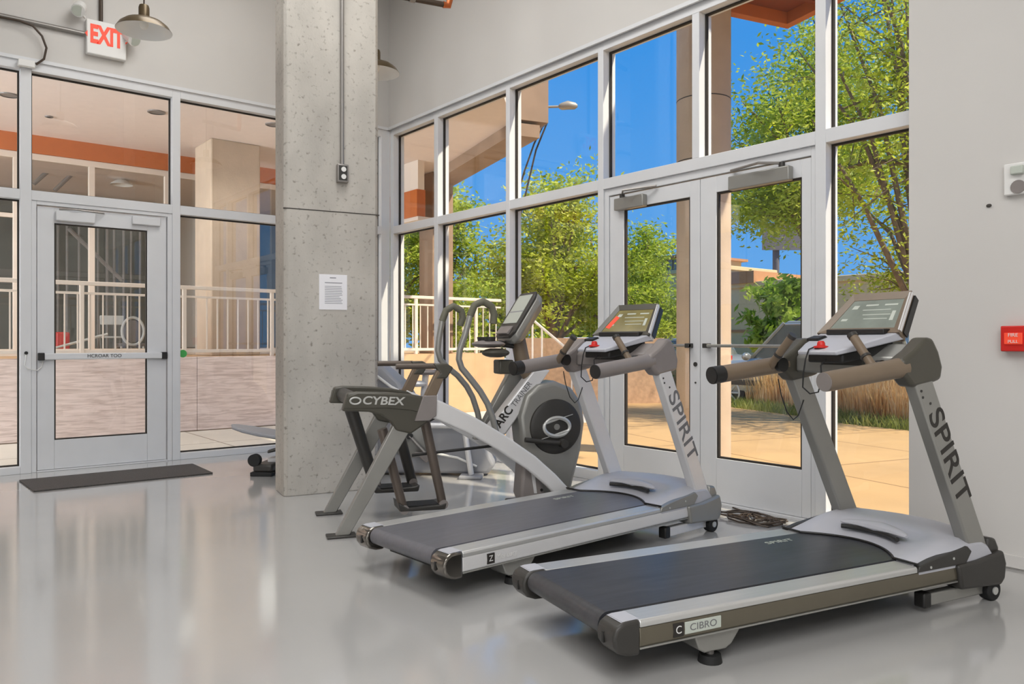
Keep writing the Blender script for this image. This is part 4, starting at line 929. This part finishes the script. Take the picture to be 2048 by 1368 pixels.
B().ell((0.0, 0, 0.38), (0.02, 0.14, 0.19), 20, 10).build('back_pad', 'mauve', oc)
B().box((-0.42, -0.20, 0.12), (-0.02, 0.20, 0.18)).build('seat', 'mauve', oc, 0.02)
for s in (-1, 1):
    for u_ in (-0.38, -0.04): B().tube([(u_, s*0.17, 0.0), (u_, s*0.17, 0.13)], 0.018, 8).build('leg', 'white', oc)
a = onX(113, 664, -14.0); b = onX(140, 690, -14.0)
tag(box('crate', (-14.3, a.y, 1.001), (-14.0, b.y, a.z), 'red', None, 0.02), 'red crate on the dock floor behind the railing, lower left of the door glass', 'crate')
p0_ = onX(110, 696, -13.7); p1_ = onX(215, 668, -13.7)
tag(B().tube([tuple(p0_), tuple(p1_)], 0.02, 8).build('pole', 'white'), 'white pole lying across the floor behind the railing in front of the folding chair', 'pole')
p = onX(405, 690, -14.4)
hd = empty('hand_truck', (p.x, p.y, 1.0)); tag(hd, 'dark hand truck with a red top parked behind the railing near the pale column', 'hand truck')
B().box((-0.05, -0.16, 0.05), (0.0, 0.16, 0.75)).build('frame', 'dgrey', hd, 0.01); B().box((-0.06, -0.12, 0.75), (0.01, 0.12, 0.95)).build('handle', 'red', hd, 0.02)
for s in (-1, 1): B().cyl((0.02, s*0.16-0.03, 0.09), (0.02, s*0.16+0.03, 0.09), 0.09, 18).build('wheel', 'rubber', hd)

# ================================================================== STREET SIDE beyond the window wall
G2 = (RT*(3493/FPX)+FW).normalized(); G1 = (RT*(-706/FPX)+FW).normalized()
wp = [onz(x, y) for x, y in ((1270, 784), (1465, 813), (1640, 836), (1690, 846), (1818, 859))]
far = wp[-1]+Vector((G1.x, G1.y, 0))*-14
sk = B(); sk.prism([(-10.97, YW+0.15), (14, YW+0.15), (14, far.y), (far.x, far.y)]+[(q.x, q.y) for q in reversed(wp)]+[(-13.5, 15.4), (-24, 17.5), (-24, 9.2), (-10.97, 9.2)], 'z', -0.15, -0.012)
struct(sk.build('sidewalk', 'walk', smooth=False))
gd = B(); gd.box((-160, -60, -0.6), (120, 200, -0.16)); struct(gd.build('ground', 'dirt'))
struct(box('street', (-60, 21, -0.16), (40, 34, -0.145), 'asphalt'))
# round column outside the double door
pc = atd(1407, 700, 8.36)
oc_ = B().cyl((pc.x, pc.y, -0.012), (pc.x, pc.y, 6.2), 0.283, 40)
for z in (1.9, 3.05, 4.3): pass
cc = oc_.build('concrete_column', 'concrete2')
tag(cc, 'round tan concrete column standing outside the double glass door', 'column')
for z in (3.1, 3.75): B().lathe([(0.2825, z), (0.2845, z+0.004), (0.2845, z+0.010), (0.2825, z+0.014)], (pc.x, pc.y, 0), 40).build('form_joint', 'hole', cc)
# orange steel canopy over the door
cp = onz(1575, 58, 4.70); ca_ = empty('entrance_canopy', (cp.x, cp.y, 4.70), 0)
tag(ca_, 'orange steel canopy frame outside above the double glass door', 'canopy')
g1 = Vector((G1.x, G1.y, 0)); g2 = Vector((G2.x, G2.y, 0))
def cbox(name, m, u0, u1, v0, v1, z0, z1):
    q = [(-g1*u-g2*v) for u, v in ((u0, v0), (u1, v0), (u1, v1), (u0, v1))]
    return B().prism([(a.x, a.y) for a in q], 'z', z0, z1).build(name, m, ca_, 0.004)
cbox('fascia', 'orange', 0, 2.6, 0, 0.10, 0, 0.17); cbox('fascia', 'orange', 0, 0.10, 0.10, 2.3, 0, 0.17); cbox('fascia', 'orange', 2.5, 2.6, 0.10, 2.1, 0, 0.17)
cbox('deck', 'rust', 0.10, 2.5, 0.10, 2.0, 0.13, 0.16)
for k in range(4): cbox('purlin', 'rust', 0.5+0.5*k, 0.56+0.5*k, 0.10, 2.0, 0.06, 0.13)
# fascia board hanging under the soffit beside the dock column
bp1 = atd(836, 400, 12.7); zz2 = atd(836, 378, 12.7).z; zz3 = atd(836, 432, 12.7).z
nb2 = empty('hanging_fascia', (bp1.x, bp1.y, 0)); tag(nb2, 'cream and orange fascia board hanging under the soffit, left window bay beside the shaded column', 'fascia board')
B().box((-2.4, 0, zz2), (-0.0, 0.12, 4.15)).build('board', 'cream', nb2); B().box((-2.4, -0.02, zz3), (0.0, 0.14, zz2)).build('orange_band', 'orange', nb2); B().box((-2.4, 0.0, zz3-0.06), (0.0, 0.3, zz3)).build('underside', 'cream', nb2)
# lamp and cables on the roof edge
la0 = atd(1096, 214, 11.2)
sl = empty('street_lamp', tuple(la0)); tag(sl, 'small street lamp head on a thin arm against the blue sky', 'street lamp')
dirr = (atd(1122, 213, 11.2)-la0)
B().tube([(0, 0, 0), tuple(dirr)], 0.018, 8).build('arm', 'lamp', sl)
d2 = dirr.normalized()
B().tube([tuple(dirr*0.85), tuple(dirr*1.05), tuple(dirr+d2*0.10+Vector((0, 0, 0.015))), tuple(dirr+d2*0.2), tuple(dirr+d2*0.235)], [0.03, 0.05, 0.062, 0.048, 0.02], 14).build('lamp_head', 'lamp', sl)
for k, pp in enumerate((((1090, 243), (1068, 288), (1048, 345)), ((1094, 246), (1072, 300), (1046, 410)))):
    tag(B().tube([tuple(E1+en*(0.2+0.1*k)-ed*0.02+Vector((0, 0, -0.15)))]+[tuple(atd(x, y, 11.4)) for x, y in pp]+[tuple(atd(1030, pp[2][1]+60, 12.5))], 0.014, 6).build('overhead_cable', 'pipe'), ['upper overhead cable drooping from the corner of the roof edge', 'lower overhead cable drooping from the corner of the roof edge'][k], 'cable')
# stair handrail at the end of the dock
sh = empty('stair_handrail', (0, 0, 0)); tag(sh, 'pale sloping stair handrail at the end of the dock, behind the trainer console', 'handrail')
hp = [atd(x, y, 14.2) for x, y in ((1010, 640), (1066, 640), (1146, 708))]
B().tube([tuple(q) for q in hp], 0.025, 10).build('top_rail', 'cream', sh)
for px, y0 in ((1046, 640), (1065, 640), (1084, 655), (1144, 706)):
    q = atd(px, y0, 14.2); B().tube([(q.x, q.y, q.z), (q.x, q.y, -0.15)], 0.018, 8).build('post', 'cream', sh)
a = atd(1046, 722, 14.2); b = atd(1066, 722, 14.2); B().tube([tuple(a), tuple(b)], 0.015, 8).build('lower_rail', 'cream', sh)
a = atd(1030, 676, 15.5); b = atd(1300, 676, 15.5)
tag(B().prism([(a.x, a.y), (b.x, b.y), (b.x+0.1, b.y+0.3), (a.x+0.1, a.y+0.3)], 'z', -0.16, a.z).build('garden_wall', 'brick'), 'low brown brick wall beyond the dry grass behind the lightened silver treadmill', 'wall')

# buildings, sign, pole
def far_building(name, px0, px1, Y, ytop, label, band=None):
    p0 = onY(px0, 600, Y); p1 = onY(px1, 600, Y); zt = onY((px0+px1)/2, ytop, Y).z
    r = empty(name, (p0.x, Y, -0.16)); tag(r, label, 'building'); L = p1.x-p0.x; H = zt+0.16
    B().box((0, 0, 0), (L, 4, H)).build('wall', 'stucco', r)
    B().box((-0.1, -0.1, H-0.15), (L+0.1, 4.1, H+0.05)).build('parapet', 'stucco', r, 0.03)
    B().box((0, -0.04, H*0.5), (L, 0.02, H*0.5+0.08)).build('string_course', 'stucco2', r)
    return r, L, H
r, L, H = far_building('tan_building', 1180, 1452, 30, 545, 'distant tan building with a row of small windows left of the outside column')
wbx = onY(1318, 550, 30).x-r.location.x; we = onY(1372, 550, 30).x-r.location.x
for k in range(5):
    xx = wbx+(we-wbx)*k/5
    f = B().box((xx, -0.08, H+0.0), (xx+(we-wbx)/7, 0.1, H+0.55)).build('window', 'winglass', r)
B().box((wbx-0.3, 0.0, H), (we+0.3, 4, H+0.62)).build('clerestory', 'stucco', r); B().box((wbx-0.5, -0.3, H+0.62), (we+0.5, 4.3, H+0.74)).build('roof', 'stucco2', r)
r, L, H = far_building('tan_building', 1440, 1990, 24, 552, 'wide tan stucco building behind the parked grey car')
x1 = onY(1514, 540, 24).x-r.location.x
B().box((0, -0.2, H), (x1, 6, H+0.42)).build('roof_band', 'stucco2', r)
bb = atd(1524, 446, 38); be_ = atd(1600, 500, 38)
sg = empty('billboard', (bb.x, bb.y, -0.16)); so_ = Vector((bb.x, bb.y, -0.16)); tag(sg, 'grey blank billboard on a pole rising above the tan building', 'billboard')
q = be_-bb; qx = Vector((q.x, q.y, 0))
B().prism([(0, 0), (qx.x, qx.y), (qx.x+0.1, qx.y+0.25), (0.1, 0.25)], 'z', be_.z+0.16, bb.z+0.16).build('panel', 'signgrey', sg)
pm = atd(1552, 500, 38.3); B().tube([(pm.x-bb.x, pm.y-bb.y, 0), (pm.x-bb.x, pm.y-bb.y, be_.z+0.36)], 0.16, 12).build('pole', 'signgrey', sg)
p = atd(1308, 560, 31.5); tag(B().tube([(p.x, p.y, -0.16), (p.x, p.y, p.z)], 0.07, 8).build('utility_pole', 'rubber'), 'dark thin utility pole in front of the distant tan building', 'pole')

# parked cars
def car(name, loc, rz, paint, suv, label):
    R = empty(name, loc, rz); tag(R, label, 'car')
    H = 1.74 if suv else 1.45
    zc0 = 0.30; zs = 0.98 if suv else 0.88
    L = 2.25
    def sec(x, hw, z0, z1, r=0.08): return [(x, -hw+r, z0), (x, hw-r, z0), (x, hw, z0+r*1.5), (x, hw, z1-r), (x, hw-r, z1), (x, -hw+r, z1), (x, -hw, z1-r), (x, -hw, z0+r*1.5)]
    bd = B().loft([sec(2.25, 0.66, 0.42, 0.74), sec(2.15, 0.80, 0.32, 0.88), sec(1.6, 0.88, zc0, zs-0.02), sec(0.9, 0.90, zc0, zs+0.06), sec(-1.2, 0.90, zc0, zs+0.06), sec(-2.05, 0.86, zc0+0.04, zs+0.04), sec(-2.25, 0.76, 0.42, zs-0.1)]).build('body', paint, R, 0.02)
    bk = -2.0 if suv else -1.45
    cb = B().loft([[(1.05, -0.80, zs+0.02), (1.05, 0.80, zs+0.02), (bk-0.12, 0.80, zs+0.02), (bk-0.12, -0.80, zs+0.02)], [(0.35, -0.63, H), (0.35, 0.63, H), (bk+0.22, 0.63, H), (bk+0.22, -0.63, H)]]).build('cabin', 'carglass', R, 0.03)
    B().loft([[(0.42, -0.66, H-0.06), (0.42, 0.66, H-0.06), (bk+0.14, 0.66, H-0.06), (bk+0.14, -0.66, H-0.06)], [(0.30, -0.60, H+0.02), (0.30, 0.60, H+0.02), (bk+0.28, 0.60, H+0.02), (bk+0.28, -0.60, H+0.02)]]).build('roof', paint, R, 0.02)
    pil = B()
    for s in (-1, 1):
        for xb, xt in ((1.02, 0.36), (-0.15, -0.18), (bk+0.75, bk+0.78), (bk-0.04, bk+0.20)):
            pil.tube([(xb, s*0.80, zs+0.02), (xt, s*0.645, H-0.02)], 0.035, 6)
        pil.tube([(1.05, s*0.806, zs+0.04), (bk-0.1, s*0.806, zs+0.04)], 0.025, 6)
    pil.build('pillar', paint, R)
    if suv:
        rk = B()
        for s in (-1, 1): rk.tube([(0.2, s*0.52, H+0.02), (0.1, s*0.52, H+0.08), (bk+0.5, s*0.52, H+0.08), (bk+0.4, s*0.52, H+0.02)], 0.018, 6)
        for xx in (-0.2, -1.1): rk.tube([(xx, -0.52, H+0.08), (xx, 0.52, H+0.08)], 0.015, 6)
        rk.build('roof_rack', 'dgrey', R)
        tr_ = B()
        for s in (-1, 1): tr_.box((-1.9, s*0.905-0.012, 0.52), (1.9, s*0.905+0.012, 0.62))
        tr_.build('side_moulding', 'dgrey', R)
    wr = 0.36 if suv else 0.32
    for x in (1.42, -1.36):
        for s in (-1, 1):
            wh = B().lathe([(wr*0.66, -0.10), (wr*0.96, -0.10), (wr, -0.06), (wr, 0.06), (wr*0.96, 0.10), (wr*0.66, 0.10)], (0, 0, 0), 28)
            wh.v = [(x+a, s*(0.80+c*0.9), wr-b) for a, b, c in wh.v]
            wo_ = wh.build('wheel', 'tyre', R)
            sp_ = B()
            for k in range(8):
                t = 2*PI*k/8; sp_.tube([(x, s*0.885, wr), (x+wr*0.64*math.cos(t), s*0.89, wr+wr*0.64*math.sin(t))], 0.022, 6)
            sp_.tube([(x+wr*0.66*math.cos(2*PI*k/24), s*0.888, wr+wr*0.66*math.sin(2*PI*k/24)) for k in range(24)], 0.022, 6, closed=True)
            sp_.build('alloy_rim', 'logo', wo_)
            B().cyl((x, s*0.70, wr), (x, s*0.84, wr), wr*0.64, 24).build('brake_disc', 'dgrey', wo_)
    for s in (-1, 1):
        B().ell((0.95, s*1.0, zs+0.10), (0.07, 0.12, 0.08), 12, 8).build('mirror', paint, R)
        B().box((2.10, s*0.70-0.14, 0.66), (2.24, s*0.70+0.14, 0.80)).build('headlight', 'readout', R, 0.03)
        B().box((-2.24, s*0.72-0.08, 0.70), (-2.12, s*0.72+0.08, 0.92)).build('tail_light', 'red', R, 0.02)
    return R
p = atd(1640, 700, 15.0)
car('parked_suv', (p.x, p.y, -0.16), PI, 'carsilver', True, 'grey sport utility car with spoked wheels parked right outside behind the dry grass')
p = atd(1150, 680, 22); car('parked_car', (p.x, p.y, -0.145), PI+0.15, 'carwhite', False, 'white car parked in the street behind the low brick wall')
p = atd(1372, 680, 27); car('parked_car', (p.x, p.y, -0.145), PI+0.05, 'carblue', False, 'pale blue car parked in the street left of the outside column')

# weeds and dry stalks along the pavement edge
random.seed(3)
def strip_pts(): 
    P = wp+[far]; return P
def blades(name, m, n, w0, w1, h0, h1, wd, lean, label, cat):
    g = B(); P = strip_pts(); segs = [(P[i+1]-P[i]).length for i in range(len(P)-1)]; tot = sum(segs)
    nrm = Vector((0.25, 0.97, 0)).normalized()
    for _ in range(n):
        d = (random.random()**1.35)*tot; i = 0
        d = random.random()*min(tot, 16)
        while i < len(segs)-1 and d > segs[i]: d -= segs[i]; i += 1
        q = P[i]+(P[i+1]-P[i])*(d/segs[i])+nrm*random.uniform(w0, w1)
        h = random.uniform(h0, h1); a = random.random()*PI; ax = Vector((math.cos(a), math.sin(a), 0))*wd
        ln = Vector((random.uniform(-1, 1), random.uniform(-1, 1), 0))*lean*h
        b0 = Vector((q.x, q.y, -0.16)); m1 = b0+Vector((0, 0, h*0.55))+ln*0.35; t1_ = b0+Vector((0, 0, h))+ln
        k = g.pts([b0-ax, b0+ax, m1+ax*0.8, m1-ax*0.8, t1_]); g.face(k[:4]); g.face((k[3], k[2], k[4]))
    o = g.build(name, m, None, smooth=False, recalc=False); tag(o, label, cat, kind='stuff'); return o
blades('weeds', 'grass', 9000, -0.05, 0.6, 0.16, 0.36, 0.012, 0.5, 'strip of short green weeds along the edge of the sidewalk', 'weeds')
blades('dry_grass', 'dry', 16000, 0.62, 1.25, 0.55, 1.0, 0.011, 0.22, 'tall dry tan grass stalks between the sidewalk and the parked cars', 'dry grass')

# ------------------------------------------------------------------ trees
def tree(label, base, height, crad, cz0, leaf, nleaf, lsize, seed, trunk_r, lean=(0, 0), nb=16, spread=0.8, name='street_tree', cat='tree', droop=0.0, split=0.3):
    rnd = random.Random(seed)
    R = empty(name, tuple(base)); tag(R, label, cat)
    T = B(); tips = []
    top = Vector((lean[0], lean[1], height*0.92))
    fork = Vector((lean[0]*split, lean[1]*split, height*split))
    T.tube([(0, 0, 0), tuple(fork*0.5), tuple(fork)], [trunk_r, trunk_r*0.85, trunk_r*0.75], 10)
    for k in range(nb):
        az = 2*PI*k/nb*2.4+rnd.random(); zz = rnd.uniform(cz0, height*0.97); tz = (zz-cz0)/(height-cz0)
        rr = crad*math.sin(PI*min(0.93, max(0.16, tz*0.8+0.18)))*rnd.uniform(0.55, 1.0)*spread/0.8
        cxy = Vector((lean[0]*(0.4+0.6*tz), lean[1]*(0.4+0.6*tz), 0))
        e = Vector((rr*math.cos(az), rr*math.sin(az), zz))+cxy
        s_ = fork.lerp(Vector((lean[0]*0.7, lean[1]*0.7, height*0.6)), rnd.random()**2*0.9)
        mid = s_.lerp(e, 0.5)+Vector((rnd.uniform(-.1, .1), rnd.uniform(-.1, .1), 0.10*(e-s_).length))
        r0 = trunk_r*0.42
        T.tube([tuple(s_), tuple(mid), tuple(e)], [r0, r0*0.55, r0*0.14], 6)
        tips += [(e, 1.0), (mid.lerp(e, 0.6), 0.9), (mid, 0.6)]
        for j in range(4):
            b0 = mid.lerp(e, rnd.uniform(0.0, 0.8)); e2 = b0+Vector((rnd.gauss(0, 1), rnd.gauss(0, 1), rnd.gauss(0.35, 0.7)))*crad*0.30
            T.tube([tuple(b0), tuple(b0.lerp(e2, 0.5)+Vector((0, 0, 0.05*crad))), tuple(e2)], [r0*0.3, r0*0.2, r0*0.07], 5)
            tips += [(e2, 1.0), (b0.lerp(e2, 0.6), 0.8)]
    T.build('trunk', 'bark', R)
    g = B(); nc = len(tips)
    for _ in range(nleaf):
        c, w_ = tips[rnd.randrange(nc)]
        sg_ = crad*0.13*w_
        q = c+Vector((rnd.gauss(0, sg_*1.25), rnd.gauss(0, sg_*1.25), rnd.gauss(-droop*crad*0.08, sg_*0.8)))
        if q.z < cz0*0.7: continue
        ax = Vector((rnd.gauss(0, 1), rnd.gauss(0, 1), rnd.gauss(-droop, 0.6))).normalized()
        bx = ax.cross(Vector((rnd.gauss(0, 1), rnd.gauss(0, 1), rnd.gauss(0, 1)))).normalized()
        s_ = lsize*rnd.uniform(0.6, 1.3)
        k = g.pts([q-ax*s_, q+bx*s_*0.38, q+ax*s_, q-bx*s_*0.38]); g.face(k)
    g.build('foliage', leaf, R, smooth=False, recalc=False)
    return R
def gp(px, d): p = atd(px, 684, d); return Vector((p.x, p.y, -0.16))
tree('leafy street tree with a forked grey trunk seen through the third window bay', gp(1112, 18), 5.4, 1.55, 1.4, 'leafA', 24000, 0.062, 1, 0.13, split=0.24, nb=20)
tree('dense green tree just left of the outside round column', gp(1275, 24), 5.2, 1.6, 1.0, 'leafB', 20000, 0.075, 2, 0.14, nb=18)
tree('pale leafy tree with open gaps behind the dock railing, second window bay', gp(888, 23), 6.2, 1.35, 1.6, 'leafB', 11000, 0.08, 4, 0.15, nb=16)
tree('tree filling the view left of the shaded dock column', gp(770, 24), 6.2, 2.8, 1.2, 'leafA', 18000, 0.085, 5, 0.15, nb=18)
tree('large spreading tree with long bare limbs at the right window bay', gp(1850, 11.3), 8.4, 2.05, 1.9, 'leafA', 23000, 0.046, 6, 0.13, split=0.17, nb=34, lean=(-0.2, 0.3))
tree('bushy tree top hanging over the right door leaf beneath the orange canopy', gp(1625, 16.5), 8.0, 2.1, 3.8, 'leafB', 30000, 0.062, 8, 0.14, nb=24, split=0.4)
tree('dark leafed shrub in front of the tan building above the parked grey car', gp(1562, 19), 3.2, 0.80, 1.2, 'leafC', 5000, 0.13, 9, 0.06, nb=14, name='shrub', cat='shrub', droop=0.5)
tree('row of bushy background trees low behind the railing', gp(985, 34), 4.2, 3.4, 0.6, 'leafA', 8000, 0.17, 10, 0.16, nb=16)
tree('background tree low beyond the white car', gp(1180, 36), 4.6, 3.2, 0.6, 'leafC', 8000, 0.17, 12, 0.16, nb=16)
tree('low green bush at the pavement edge behind the lightened silver treadmill', gp(1275, 17.6)+Vector((0, 0, 0.0)), 0.62, 0.75, 0.12, 'grass', 2600, 0.06, 13, 0.03, nb=12, name='bush', cat='bush')
